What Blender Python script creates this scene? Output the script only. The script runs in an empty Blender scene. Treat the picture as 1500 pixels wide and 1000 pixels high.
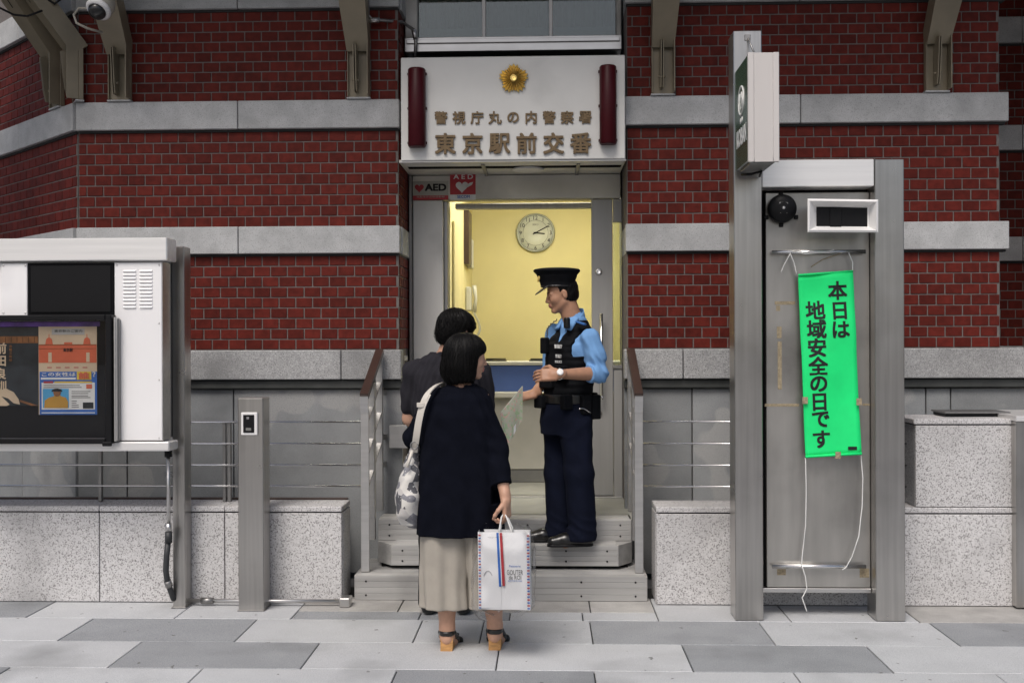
import bpy, math, random
import numpy as np
from mathutils import Vector, Matrix
random.seed(7)
rng = np.random.default_rng(11)
R = math.radians
sc = bpy.context.scene
COL = sc.collection

# ------------------------------------------------------------------ camera
CAMZ = 1.55; FPX = 1500.0; YAW = math.atan(50/1500.0); ROLL = R(0.2)
_f = Vector((-math.sin(YAW), math.cos(YAW), 0)); _r = Vector((math.cos(YAW), math.sin(YAW), 0)); _u = Vector((0, 0, 1))
_r2 = _r*math.cos(ROLL) - _u*math.sin(ROLL); _u2 = _u*math.cos(ROLL) + _r*math.sin(ROLL)
cam = bpy.data.cameras.new('camera'); cam.lens = 36.0; cam.sensor_width = 36.0; cam.clip_start = 0.05; cam.clip_end = 1000
camo = bpy.data.objects.new('camera', cam); COL.objects.link(camo)
M = Matrix.Identity(4)
for i in range(3):
    M[i][0] = _r2[i]; M[i][1] = _u2[i]; M[i][2] = -_f[i]
M[2][3] = CAMZ
camo.matrix_world = M
sc.camera = camo

def W(px, py, Y):
    """measured photo position on the plane at depth Y -> metres"""
    d = _f + _r2*((px-750)/FPX) + _u2*((500-py)/FPX)
    t = Y/d.y
    return Vector((d.x*t, Y, CAMZ + d.z*t))
def X(px, Y): return W(px, 500, Y).x
def Z(py, Y, px=800): return W(px, py, Y).z

# ------------------------------------------------------------------ light
SUN_EL, SUN_AZ = 54.0, 200.0          # azimuth: clockwise from +Y; the sun stands behind the camera
world = bpy.data.worlds.new('World'); sc.world = world; world.use_nodes = True
wn = world.node_tree.nodes; wl = world.node_tree.links
for n in list(wn): wn.remove(n)
wo = wn.new('ShaderNodeOutputWorld'); bg = wn.new('ShaderNodeBackground'); sky = wn.new('ShaderNodeTexSky')
sky.sky_type = 'NISHITA'; sky.sun_disc = False; sky.sun_elevation = R(SUN_EL); sky.sun_rotation = R(SUN_AZ)
sky.air_density = 1.0; sky.dust_density = 5.0; sky.ozone_density = 0.8; sky.altitude = 50
bg.inputs['Strength'].default_value = 0.078
wl.new(sky.outputs[0], bg.inputs[0]); wl.new(bg.outputs[0], wo.inputs[0])
sun = bpy.data.lights.new('sun', 'SUN'); sun.energy = 1.25; sun.angle = R(24); sun.color = (1, .975, .945)
suno = bpy.data.objects.new('sun', sun); COL.objects.link(suno)
sd = Vector((math.sin(R(SUN_AZ))*math.cos(R(SUN_EL)), math.cos(R(SUN_AZ))*math.cos(R(SUN_EL)), math.sin(R(SUN_EL))))
suno.rotation_euler = sd.to_track_quat('Z', 'Y').to_euler(); suno.location = (0, -4, 12)
vs = sc.view_settings; vs.view_transform = 'Standard'; vs.look = 'None'; vs.exposure = 0.55; vs.gamma = 1.0
vs.use_curve_mapping = False
cy = sc.cycles; cy.max_bounces = 6; cy.diffuse_bounces = 3; cy.glossy_bounces = 3; cy.transmission_bounces = 4; cy.transparent_max_bounces = 8; cy.caustics_reflective = False; cy.caustics_refractive = False

# ------------------------------------------------------------------ materials
MATS = {}
def mat(name, col, rough=.6, metal=0.0, var=.12, vs=6.0, bump=0.0, bs=60.0, st=(1, 1, 1), col2=None, speck=None,
        spec=.5, rnd=0.0, emit=None, es=0.0, dirt=0.0, coat=0.0, rvar=0.0, sheen=0.0):
    """procedural Principled material: colour noise, optional specks, bump, per-piece variation, blotchy dirt"""
    m = bpy.data.materials.new(name); m.use_nodes = True; MATS[name] = m
    N = m.node_tree.nodes; L = m.node_tree.links; b = N['Principled BSDF']
    geo = N.new('ShaderNodeNewGeometry'); mp = N.new('ShaderNodeMapping'); mp.inputs['Scale'].default_value = st
    L.new(geo.outputs['Position'], mp.inputs['Vector'])
    def noise(s, det=4, vec=mp):
        n = N.new('ShaderNodeTexNoise'); n.inputs['Scale'].default_value = s; n.inputs['Detail'].default_value = det
        L.new(vec.outputs[0] if vec is mp else vec, n.inputs['Vector']); return n
    def ramp(src, p0, p1):
        r = N.new('ShaderNodeMapRange'); r.inputs[1].default_value = p0; r.inputs[2].default_value = p1
        L.new(src, r.inputs[0]); return r.outputs[0]
    def mix(a, bcol, fac, mode='MIX'):
        x = N.new('ShaderNodeMix'); x.data_type = 'RGBA'; x.blend_type = mode
        for sock, v in ((x.inputs[6], a), (x.inputs[7], bcol)):
            if isinstance(v, tuple): sock.default_value = (*v, 1)
            else: L.new(v, sock)
        if isinstance(fac, float): x.inputs[0].default_value = fac
        else: L.new(fac, x.inputs[0])
        return x.outputs[2]
    lo = tuple(c*(1-var) for c in col); hi = tuple(min(1, c*(1+var)) for c in col)
    if col2: lo, hi = col, col2
    c = mix(lo, hi, ramp(noise(vs).outputs[0], .32, .68))
    if speck:
        for (scol, ss, p0, p1) in speck:
            v = noise(ss, 2, geo.outputs['Position'])
            c = mix(c, scol, ramp(v.outputs[0], p0, p1))
    if rnd:
        oi = N.new('ShaderNodeObjectInfo'); ad = N.new('ShaderNodeMath'); ad.operation = 'ADD'
        L.new(oi.outputs['Random'], ad.inputs[0]); L.new(geo.outputs['Random Per Island'], ad.inputs[1])
        fr = N.new('ShaderNodeMath'); fr.operation = 'FRACT'; L.new(ad.outputs[0], fr.inputs[0])
        mr = N.new('ShaderNodeMapRange'); mr.inputs[3].default_value = 1-rnd; mr.inputs[4].default_value = 1+rnd
        L.new(fr.outputs[0], mr.inputs[0])
        cc = N.new('ShaderNodeCombineColor')
        for k in range(3): L.new(mr.outputs[0], cc.inputs[k])
        c = mix(c, cc.outputs[0], 1.0, 'MULTIPLY')
    if dirt:
        d = noise(1.7, 6, geo.outputs['Position']); c = mix(c, tuple(x*.45 for x in col), ramp(d.outputs[0], .52, .52+.5/dirt*.12+.2))
    L.new(c, b.inputs['Base Color'])
    b.inputs['Roughness'].default_value = rough; b.inputs['Metallic'].default_value = metal
    b.inputs['Specular IOR Level'].default_value = spec
    if coat: b.inputs['Coat Weight'].default_value = coat; b.inputs['Coat Roughness'].default_value = .15
    if sheen: b.inputs['Sheen Weight'].default_value = sheen
    if rvar:
        r = N.new('ShaderNodeMapRange'); r.inputs[3].default_value = rough-rvar; r.inputs[4].default_value = rough+rvar
        L.new(noise(9, 5, geo.outputs['Position']).outputs[0], r.inputs[0]); L.new(r.outputs[0], b.inputs['Roughness'])
    if bump:
        bp = N.new('ShaderNodeBump'); bp.inputs['Strength'].default_value = 1; bp.inputs['Distance'].default_value = bump
        L.new(noise(bs, 3).outputs[0], bp.inputs['Height']); L.new(bp.outputs[0], b.inputs['Normal'])
    if emit:
        b.inputs['Emission Color'].default_value = (*emit, 1); b.inputs['Emission Strength'].default_value = es
    return m

mat('brick', (.105, .0145, .0098), .6, var=.2, vs=22, rnd=.2, spec=.15)
mat('mortar', (.145, .128, .12), .9, var=.15, vs=30)
mat('stone_band', (.46, .465, .465), .75, var=.12, vs=9, speck=[((.25, .25, .25), 240, .58, .66), ((.5, .5, .5), 200, .62, .7)], bump=.0006, bs=300, rnd=.06, dirt=.6)
mat('granite', (.60, .59, .59), .6, var=.06, vs=60, speck=[((.25, .24, .24), 135, .54, .6), ((.66, .65, .65), 90, .58, .64)], bump=.0008, bs=220, rnd=.05, dirt=.35)
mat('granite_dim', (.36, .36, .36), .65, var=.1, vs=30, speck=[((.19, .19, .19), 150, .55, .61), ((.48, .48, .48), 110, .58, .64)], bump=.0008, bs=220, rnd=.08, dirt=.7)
mat('slab_grey', (.275, .285, .29), .5, var=.12, vs=5, speck=[((.36, .36, .355), 1.9, .54, .56), ((.17, .17, .17), 220, .57, .66), ((.3, .3, .3), 150, .6, .68)], rnd=.14, dirt=.7)
mat('moulding', (.055, .058, .055), .45, var=.2, vs=8)
mat('joint', (.03, .03, .03), .9)
mat('paver_light', (.495, .505, .515), .75, var=.05, vs=5, speck=[((.36, .375, .40), 230, .54, .64), ((.6, .61, .63), 180, .58, .68), ((.2, .2, .2), 17, .72, .735)], bump=.0008, bs=260, rnd=.05, spec=.3, dirt=.35)
mat('paver_dark', (.305, .315, .328), .75, var=.06, vs=5, speck=[((.17, .18, .2), 230, .54, .64), ((.38, .4, .42), 180, .58, .68), ((.14, .14, .14), 17, .72, .735)], bump=.0008, bs=260, rnd=.07, spec=.3, dirt=.35)
mat('paver_warm', (.40, .39, .375), .75, var=.12, vs=9, speck=[((.27, .26, .25), 200, .56, .66)], rnd=.07, dirt=.5)
mat('asphalt', (.2, .2, .21), .9, var=.15, vs=20)
mat('steel', (.5, .485, .465), .3, 1, var=.09, vs=40, st=(1, 1, .03), rvar=.06, dirt=.25)
mat('steel_h', (.6, .59, .58), .36, 1, var=.06, vs=40, st=(.03, 1, 1), rvar=.06)
mat('steel_dull', (.47, .46, .44), .5, .6, var=.12, vs=5, rvar=.1, dirt=.6)
mat('steel_panel', (.44, .425, .40), .34, .85, var=.2, vs=7, st=(1, 1, .12), rvar=.1, dirt=.7)  # brownish upright streaks in the colour stand in for a reflection
mat('steel_dark', (.3, .295, .29), .45, 1, var=.08, vs=40, st=(1, 1, .03), rvar=.06)
mat('chrome', (.7, .7, .7), .18, 1, var=.03)
mat('alu_step', (.43, .425, .415), .6, .4, var=.14, vs=22, st=(.06, 1, 1), dirt=.7)
mat('brown_rail', (.045, .025, .02), .35, var=.1)
mat('sign_white', (.66, .655, .63), .5, var=.05, vs=3, dirt=.25)
mat('letter_brown', (.16, .108, .055), .45, .35, var=.15, vs=40)
mat('gold', (.88, .64, .2), .36, .55, var=.1, vs=30)
mat('lamp_red', (.045, .002, .005), .4, var=.05, spec=.2)
mat('steel_jamb', (.60, .59, .56), .48, .25, var=.1, vs=5, st=(1, 1, .2), dirt=.5)
mat('door_metal', (.40, .395, .38), .45, .3, var=.06, vs=20, st=(1, 1, .05))
mat('sign_edge', (.58, .55, .53), .45, .1, var=.05, vs=6, st=(1, 1, .1))
mat('header_metal', (.70, .68, .61), .5, .05, var=.08, vs=4, dirt=.5)
mat('yellow_wall', (.76, .68, .36), .7, var=.05, vs=2)
mat('yellow_door', (.70, .62, .33), .6, var=.06, vs=3)
mat('floor_in', (.30, .30, .27), .4, var=.12, vs=6)
mat('ceiling_in', (.7, .68, .6), .8)
mat('lamp_emit', (.9, .9, .85), .5, emit=(1, .96, .82), es=14.0)
mat('counter_blue', (.07, .13, .36), .5, var=.06)
mat('counter_white', (.55, .54, .47), .5, var=.05)
mat('counter_beige', (.42, .41, .36), .55, var=.06)
mat('kick', (.16, .16, .15), .6)
mat('black', (.007, .007, .008), .45, var=.1, spec=.2)
mat('black_matte', (.006, .006, .007), .9, var=.1, spec=.1)
mat('rubber', (.03, .032, .035), .55)
mat('white_paint', (.78, .77, .76), .35, var=.03)
mat('white', (.8, .8, .8), .6, var=.02)
mat('board_white', (.85, .84, .84), .42, var=.025, vs=2, dirt=.1)
mat('alu_bright', (.84, .83, .82), .34, .5, var=.05, vs=40, st=(.03, 1, 1))
mat('bracket', (.235, .2, .14), .45, .15, var=.07, vs=6, dirt=.4)
mat('green_cloth', (.003, .78, .20), .75, var=.06, vs=7, bump=.004, bs=6)
mat('ink', (.006, .006, .007), .7)
mat('sign_green', (.012, .075, .04), .25, var=.1, coat=.5)
mat('string', (.7, .7, .68), .8)
mat('tape', (.3, .245, .16), .7, var=.3, vs=80)
mat('paper_red', (.42, .03, .04), .5)
mat('paper_blue', (.03, .13, .45), .5)
mat('paper_white', (.72, .72, .70), .6)
mat('paper_cream', (.62, .48, .33), .6)
mat('paper_orange', (.62, .13, .06), .6)
mat('paper_yellow', (.7, .5, .05), .6)
mat('paper_dark', (.02, .025, .03), .3, var=.5, vs=9)
mat('paper_purple', (.12, .04, .3), .4, var=.5, vs=12)
mat('paper_brown', (.22, .09, .03), .5, var=.3, vs=20)
mat('sky_blue', (.08, .36, .62), .6)
mat('ochre', (.5, .27, .04), .6)
mat('skin', (.50, .29, .2), .48, var=.07, vs=30, spec=.4)
mat('skin_tan', (.40, .215, .135), .46, var=.08, vs=30, spec=.4)
mat('lip', (.36, .13, .10), .45)
mat('hair', (.0028, .0024, .0024), .42, var=.4, vs=60, st=(6, 6, .5), bump=.0012, bs=70, spec=.16)
mat('brow', (.02, .014, .012), .7)
mat('navy_top', (.0048, .0056, .010), 1.0, var=.12, vs=20, bump=.0006, bs=500, spec=.06)
mat('police_navy', (.005, .007, .017), .9, var=.15, vs=14, bump=.0005, bs=400, spec=.12)
mat('police_black', (.004, .0045, .006), .8, var=.2, vs=30, bump=.0012, bs=260, spec=.14)
mat('shirt_blue', (.16, .32, .58), .95, var=.05, vs=12, bump=.0004, bs=400, spec=.2)
mat('shirt_badge', (.03, .12, .34), .8)
mat('tee_grey', (.019, .018, .023), .9, var=.1, vs=18, bump=.0005, bs=400, spec=.2)
mat('beige_cloth', (.37, .34, .295), .85, var=.05, vs=14, bump=.0005, bs=420, spec=.2)
mat('leather', (.008, .008, .008), .28, var=.1, coat=.2)
mat('cork', (.42, .22, .075), .65, var=.25, vs=30, st=(1, 1, 5))
mat('strap_white', (.62, .58, .52), .6, var=.08)
mat('map_paper', (.42, .43, .34), .6, var=.1, speck=[((.3, .42, .25), 40, .55, .6), ((.55, .35, .3), 55, .58, .62)])
mat('glass_frost', (.6, .6, .5), .2)
mat('curtain', (.045, .07, .068), .8, var=.15, vs=5)
mat('clock_face', (.72, .74, .66), .4)
mat('clock_rim', (.36, .38, .33), .35, .4)
mat('cable', (.36, .34, .29), .6)

def glass(name, tint=(1, 1, 1), refl=.12, rough=.02, gain=1.0):
    m = bpy.data.materials.new(name); m.use_nodes = True; MATS[name] = m
    N = m.node_tree.nodes; L = m.node_tree.links; N.remove(N['Principled BSDF'])
    t = N.new('ShaderNodeBsdfTransparent'); t.inputs[0].default_value = (*tint, 1)
    g = N.new('ShaderNodeBsdfGlossy'); g.inputs['Roughness'].default_value = rough
    fr = N.new('ShaderNodeFresnel'); fr.inputs[0].default_value = 1.5
    ad = N.new('ShaderNodeMath'); ad.operation = 'ADD'; ad.inputs[1].default_value = refl; L.new(fr.outputs[0], ad.inputs[0])
    mu = N.new('ShaderNodeMath'); mu.operation = 'MULTIPLY'; mu.use_clamp = True; mu.inputs[1].default_value = gain; L.new(ad.outputs[0], mu.inputs[0])
    mx = N.new('ShaderNodeMixShader'); L.new(mu.outputs[0], mx.inputs[0]); L.new(t.outputs[0], mx.inputs[1]); L.new(g.outputs[0], mx.inputs[2])
    L.new(mx.outputs[0], N['Material Output'].inputs[0]); return m
glass('glass', (.86, .9, .86), .03)
glass('glass_case', (.97, .97, .97), .0, .02, .45)
glass('glass_window', (.85, .92, .9), .05)
glass('plastic_film', (.985, .985, .99), -.03, .14, .42)

def patchwork(name):
    m = mat(name, (.5, .49, .47), .75)
    N = m.node_tree.nodes; L = m.node_tree.links; b = N['Principled BSDF']
    geo = N.new('ShaderNodeNewGeometry')
    v = N.new('ShaderNodeTexVoronoi'); v.inputs['Scale'].default_value = 25; L.new(geo.outputs['Position'], v.inputs['Vector'])
    r = N.new('ShaderNodeValToRGB'); r.color_ramp.interpolation = 'CONSTANT'
    e = r.color_ramp.elements; e[0].position = 0; e[0].color = (.62, .6, .56, 1); e[1].position = .27; e[1].color = (.2, .2, .22, 1)
    for p, cc in ((.48, (.5, .48, .46, 1)), (.62, (.09, .09, .10, 1)), (.82, (.6, .58, .55, 1))):
        x = e.new(p); x.color = cc
    s = N.new('ShaderNodeSeparateColor'); L.new(v.outputs['Color'], s.inputs[0]); L.new(s.outputs[0], r.inputs[0])
    v2 = N.new('ShaderNodeTexVoronoi'); v2.inputs['Scale'].default_value = 75; L.new(geo.outputs['Position'], v2.inputs['Vector'])
    mr = N.new('ShaderNodeMapRange'); mr.inputs[1].default_value = .25; mr.inputs[2].default_value = .32; mr.inputs[3].default_value = .75; mr.inputs[4].default_value = 0
    L.new(v2.outputs['Distance'], mr.inputs[0])
    inv = N.new('ShaderNodeInvert'); L.new(r.outputs[0], inv.inputs[1])
    mu = N.new('ShaderNodeMath'); mu.operation = 'MULTIPLY'; L.new(mr.outputs[0], mu.inputs[0]); L.new(s.outputs[1], mu.inputs[1])
    x = N.new('ShaderNodeMix'); x.data_type = 'RGBA'; L.new(mu.outputs[0], x.inputs[0]); L.new(r.outputs[0], x.inputs[6]); L.new(inv.outputs[0], x.inputs[7])
    L.new(x.outputs[2], b.inputs['Base Color'])
patchwork('bag_patch')

# ------------------------------------------------------------------ object helpers
def tag(o, label=None, cat=None, group=None, kind=None):
    if label: o['label'] = label
    if cat: o['category'] = cat
    if group: o['group'] = group
    if kind: o['kind'] = kind
    return o
def thing(name, label, cat, loc, group=None, rz=0.0, kind=None):
    o = bpy.data.objects.new(name, None); COL.objects.link(o); o.empty_display_size = .1
    o.location = loc; o.rotation_euler = (0, 0, rz)
    o['local'] = 1 if rz else 0
    tag(o, label, cat, group, kind); del o['local']
    return o
LOCAL = set()
def obj(name, me, m=None, parent=None, smooth=False):
    """link a mesh (vertices in world metres) as one object; children of an Empty are shifted back to world place"""
    if m is not None and not me.materials: me.materials.append(MATS[m] if isinstance(m, str) else m)
    if smooth:
        me.polygons.foreach_set('use_smooth', [True]*len(me.polygons))
    o = bpy.data.objects.new(name, me); COL.objects.link(o)
    if parent is not None:
        o.parent = parent
        if parent.type == 'EMPTY' and parent.name not in LOCAL: o.location = -parent.location
    return o
def mesh(v, f):
    me = bpy.data.meshes.new('mesh'); me.from_pydata([tuple(x) for x in v], [], [tuple(x) for x in f]); me.update(); return me
def box_vf(x0, x1, y0, y1, z0, z1, b=.002):
    b = min(b, .45*min(abs(x1-x0), abs(y1-y0), abs(z1-z0)))
    if x1 < x0: x0, x1 = x1, x0
    if y1 < y0: y0, y1 = y1, y0
    if z1 < z0: z0, z1 = z1, z0
    v = []; idx = {}
    P = ((x0, x1), (y0, y1), (z0, z1))
    for sx in (0, 1):
        for sy in (0, 1):
            for sz in (0, 1):
                s = (sx, sy, sz)
                for ax in range(3):
                    p = [P[k][s[k]] if k == ax else P[k][s[k]] + (b if s[k] == 0 else -b) for k in range(3)]
                    idx[(s, ax)] = len(v); v.append(p)
    f = []
    def quad(q):
        f.append(q)
    for ax in range(3):
        a, c = [k for k in range(3) if k != ax]
        for s in (0, 1):
            q = []
            for (i, j) in ((0, 0), (1, 0), (1, 1), (0, 1)):
                t = [0, 0, 0]; t[ax] = s; t[a] = i; t[c] = j; q.append(idx[(tuple(t), ax)])
            quad(q)
    for ax in range(3):                                   # edges along axis ax
        a, c = [k for k in range(3) if k != ax]
        for i in (0, 1):
            for j in (0, 1):
                t0 = [0, 0, 0]; t1 = [0, 0, 0]; t0[a] = t1[a] = i; t0[c] = t1[c] = j; t1[ax] = 1
                quad([idx[(tuple(t0), a)], idx[(tuple(t1), a)], idx[(tuple(t1), c)], idx[(tuple(t0), c)]])
    for sx in (0, 1):
        for sy in (0, 1):
            for sz in (0, 1):
                quad([idx[((sx, sy, sz), k)] for k in range(3)])
    cx = ((x0+x1)/2, (y0+y1)/2, (z0+z1)/2)
    out = []
    for q in f:                                           # outward winding
        p = [Vector(v[i]) for i in q]
        n = (p[1]-p[0]).cross(p[2]-p[0]); ce = sum(p, Vector())/len(p) - Vector(cx)
        out.append(q if n.dot(ce) > 0 else q[::-1])
    return v, out
def box(name, x0, x1, y0, y1, z0, z1, m, parent=None, b=.002):
    return obj(name, mesh(*box_vf(x0, x1, y0, y1, z0, z1, b)), m, parent)
class MB:
    def __init__(s): s.v = []; s.f = []
    def add(s, v, f):
        k = len(s.v); s.v += [tuple(p) for p in v]; s.f += [tuple(i+k for i in q) for q in f]; return s
    def box(s, *a, **k): return s.add(*box_vf(*a, **k))
    def build(s, name, m, parent=None, smooth=False): return obj(name, mesh(s.v, s.f), m, parent, smooth)
def tube_vf(path, r, n=10, closed=False, cap=True, flat=None):
    path = [Vector(p) for p in path]; v = []; f = []; m = len(path)
    rs = r if isinstance(r, (list, tuple)) else [r]*m
    up = None
    for i, p in enumerate(path):
        t = (path[min(i+1, m-1)] - path[max(i-1, 0)]).normalized()
        if up is None:
            up = t.orthogonal().normalized() if flat is None else (Vector(flat) - t*t.dot(Vector(flat))).normalized()
        up = (up - t*t.dot(up)).normalized(); s = t.cross(up)
        for k in range(n):
            a = 2*math.pi*k/n
            v.append(p + up*(math.cos(a)*rs[i]) + s*(math.sin(a)*rs[i]))
    for i in range(m-1):
        for k in range(n):
            k2 = (k+1) % n
            f.append((i*n+k, i*n+k2, (i+1)*n+k2, (i+1)*n+k))
    if cap: f.append(tuple(range(n))[::-1]); f.append(tuple((m-1)*n+k for k in range(n)))
    return v, f
def tube(name, path, r, m, parent=None, n=10, smooth=True):
    return obj(name, mesh(*tube_vf(path, r, n)), m, parent, smooth)
def bar_vf(a, b, w, h, wdir):
    """rectangular bar from a to b, w along wdir, h across"""
    a = Vector(a); b = Vector(b); t = (b-a).normalized(); wd = Vector(wdir); wd = (wd - t*t.dot(wd)).normalized(); hd = t.cross(wd)
    v = [p + wd*(sx*w/2) + hd*(sy*h/2) for p in (a, b) for sx, sy in ((-1, -1), (1, -1), (1, 1), (-1, 1))]
    return v, [(3, 2, 1, 0), (4, 5, 6, 7), (0, 1, 5, 4), (1, 2, 6, 5), (2, 3, 7, 6), (3, 0, 4, 7)]
def bar(name, a, b, w, h, wdir, m, parent=None): return obj(name, mesh(*bar_vf(a, b, w, h, wdir)), m, parent)
def lathe_vf(c, axis, prof, n=32):
    c = Vector(c); ax = Vector(axis).normalized(); u = ax.orthogonal().normalized(); w = ax.cross(u); v = []; f = []
    for (r, h) in prof:
        for k in range(n):
            a = 2*math.pi*k/n; v.append(c + ax*h + u*(r*math.cos(a)) + w*(r*math.sin(a)))
    m = len(prof)
    for i in range(m-1):
        for k in range(n):
            k2 = (k+1) % n; f.append((i*n+k, i*n+k2, (i+1)*n+k2, (i+1)*n+k))
    f.append(tuple(range(n))[::-1]); f.append(tuple((m-1)*n+k for k in range(n)))
    return v, f
def lathe(name, c, axis, prof, m, parent=None, n=32, smooth=True):
    return obj(name, mesh(*lathe_vf(c, axis, prof, n)), m, parent, smooth)
def prism_vf(pts, y0, y1):
    """polygon in x,z extruded along y"""
    n = len(pts); v = [(p[0], y0, p[1]) for p in pts] + [(p[0], y1, p[1]) for p in pts]
    area = sum(pts[i][0]*pts[(i+1) % n][1] - pts[(i+1) % n][0]*pts[i][1] for i in range(n))
    f = [tuple(range(n)), tuple(range(2*n-1, n-1, -1))] + [(i, i+n, (i+1) % n + n, (i+1) % n) for i in range(n)]
    if area < 0: f = [q[::-1] for q in f]
    return v, f
def prism(name, pts, y0, y1, m, parent=None): return obj(name, mesh(*prism_vf(pts, y0, y1)), m, parent)
GL = {}
def glyph(s, bold=.0, depth=.0):
    key = (s, bold, depth)
    if key not in GL:
        cu = bpy.data.curves.new('text', 'FONT'); cu.body = s; cu.size = 1; cu.offset = bold; cu.extrude = depth; cu.resolution_u = 4
        o = bpy.data.objects.new('text', cu); COL.objects.link(o)
        dg = bpy.context.evaluated_depsgraph_get(); ev = o.evaluated_get(dg); me = ev.to_mesh()
        v = [tuple(p.co) for p in me.vertices]; f = [tuple(p.vertices) for p in me.polygons]; ev.to_mesh_clear()
        bpy.data.objects.remove(o); bpy.data.curves.remove(cu)
        xs = [p[0] for p in v]; ys = [p[1] for p in v]
        cx, cy = (min(xs)+max(xs))/2, (min(ys)+max(ys))/2
        GL[key] = ([(p[0]-cx, p[1]-cy, p[2]) for p in v], f, max(xs)-min(xs), max(ys)-min(ys))
    return GL[key]
def text(name, s, c, size, m, parent, bold=.0, depth=.0, right=(1, 0, 0), up=(0, 0, 1), fitw=None, fith=None):
    v, f, w, h = glyph(s, 0.0, depth)
    if bold:                                              # a heavier stroke: shifted copies, each a hair deeper
        vb, fb = [], []
        for i, (ox, oy) in enumerate(((-1, -1), (1, -1), (1, 1), (-1, 1), (0, 0))):
            k = len(vb); vb += [(p[0]+ox*bold, p[1]+oy*bold, p[2]*(1+.02*i)+.0006*i) for p in v]; fb += [tuple(j+k for j in q) for q in f]
        v, f, w, h = vb, fb, w+2*bold, h+2*bold
    r = Vector(right); u = Vector(up); n = r.cross(u)
    sx = sy = size
    if fitw: sx = fitw/w
    if fith: sy = fith/h
    if fitw and not fith: sy = sx
    c = Vector(c)
    return obj(name, mesh([c + r*(p[0]*sx) + u*(p[1]*sy) + n*(p[2]*size) for p in v], f), m, parent)
# glyphs are made first, while the scene is still small
for ch in '警視庁丸の内察署東京駅前交番': glyph(ch, 0.0, .06)
for ch in '本日は地域安全の日です': glyph(ch, 0.0, .004)

# ================================================================== the setting
YB = 6.90                                   # main brick plane
YP = 6.84                                   # face of the stone bands
gr = box('ground', -60, 60, -60, 7.9, -.4, -.045, 'asphalt'); tag(gr, kind='structure')
pav = thing('pavement', None, None, (0, 5, 0), kind='structure')
bed = box('joint_bed', -6.2, 6.2, 1.5, 6.5, -.04, -.012, 'joint', pav)
TW = .93
def paver(x0, x1, y0, y1, m):
    g = .0032
    dz = random.uniform(-.0012, .0012)
    box('paver', x0+g, x1-g, y0+g, y1-g, -.03, dz, m, pav, .003)
rows = [(5.26, 5.70, .236, 1), (4.83, 5.26, .687, 2), (4.40, 4.83, .22, 0), (3.97, 4.40, .68, 1), (3.54, 3.97, .2, 2), (3.10, 3.54, .66, 0), (2.67, 3.10, .2, 1), (2.2, 2.67, .65, 2)]
for ri, (y0, y1, off, ph) in enumerate(rows):
    for k in range(-6, 6):
        x0 = off + k*TW; x1 = x0 + TW
        if ri == 0: dark = k in (-6, -3, 0, 2, 5)
        elif ri == 1: dark = k in (-6, -3, 0, 3)
        elif ri == 2: dark = k in (-7, -4, -1, 3)
        else: dark = (k + ph) % 3 == 0
        m = 'paver_dark' if dark else 'paver_light'
        if ri == 0 and k == -1:
            paver(x0, -.35, y0, y1, m); paver(-.35, x1, y0, y1, m)
        else: paver(x0, x1, y0, y1, m)
# the two narrow courses along the building
for (x0, x1, m) in ((-5.6, -4.3, 'paver_light'), (-4.3, -2.95, 'paver_dark'), (-2.95, -2.1, 'paver_light'), (-2.1, -1.44, 'paver_light'), (.62, 1.35, 'paver_light'), (1.35, 2.05, 'paver_light'), (2.05, 2.75, 'paver_warm'), (2.75, 3.7, 'paver_warm'), (3.7, 4.6, 'paver_light')):
    paver(x0, x1, 5.70, 6.2, m)
for (x0, x1) in ((-1.44, -.72), (-.72, -.21)): paver(x0, x1, 5.70, 5.87, 'paver_dark')
for (x0, x1) in ((-.21, .2), (.2, .62)): paver(x0, x1, 5.70, 5.87, 'paver_light')
for (x0, x1) in ((-1.44, -.86), (-.86, -.3), (-.3, .25), (.25, .62)): paver(x0, x1, 5.87, 6.2, 'paver_warm')

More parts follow.
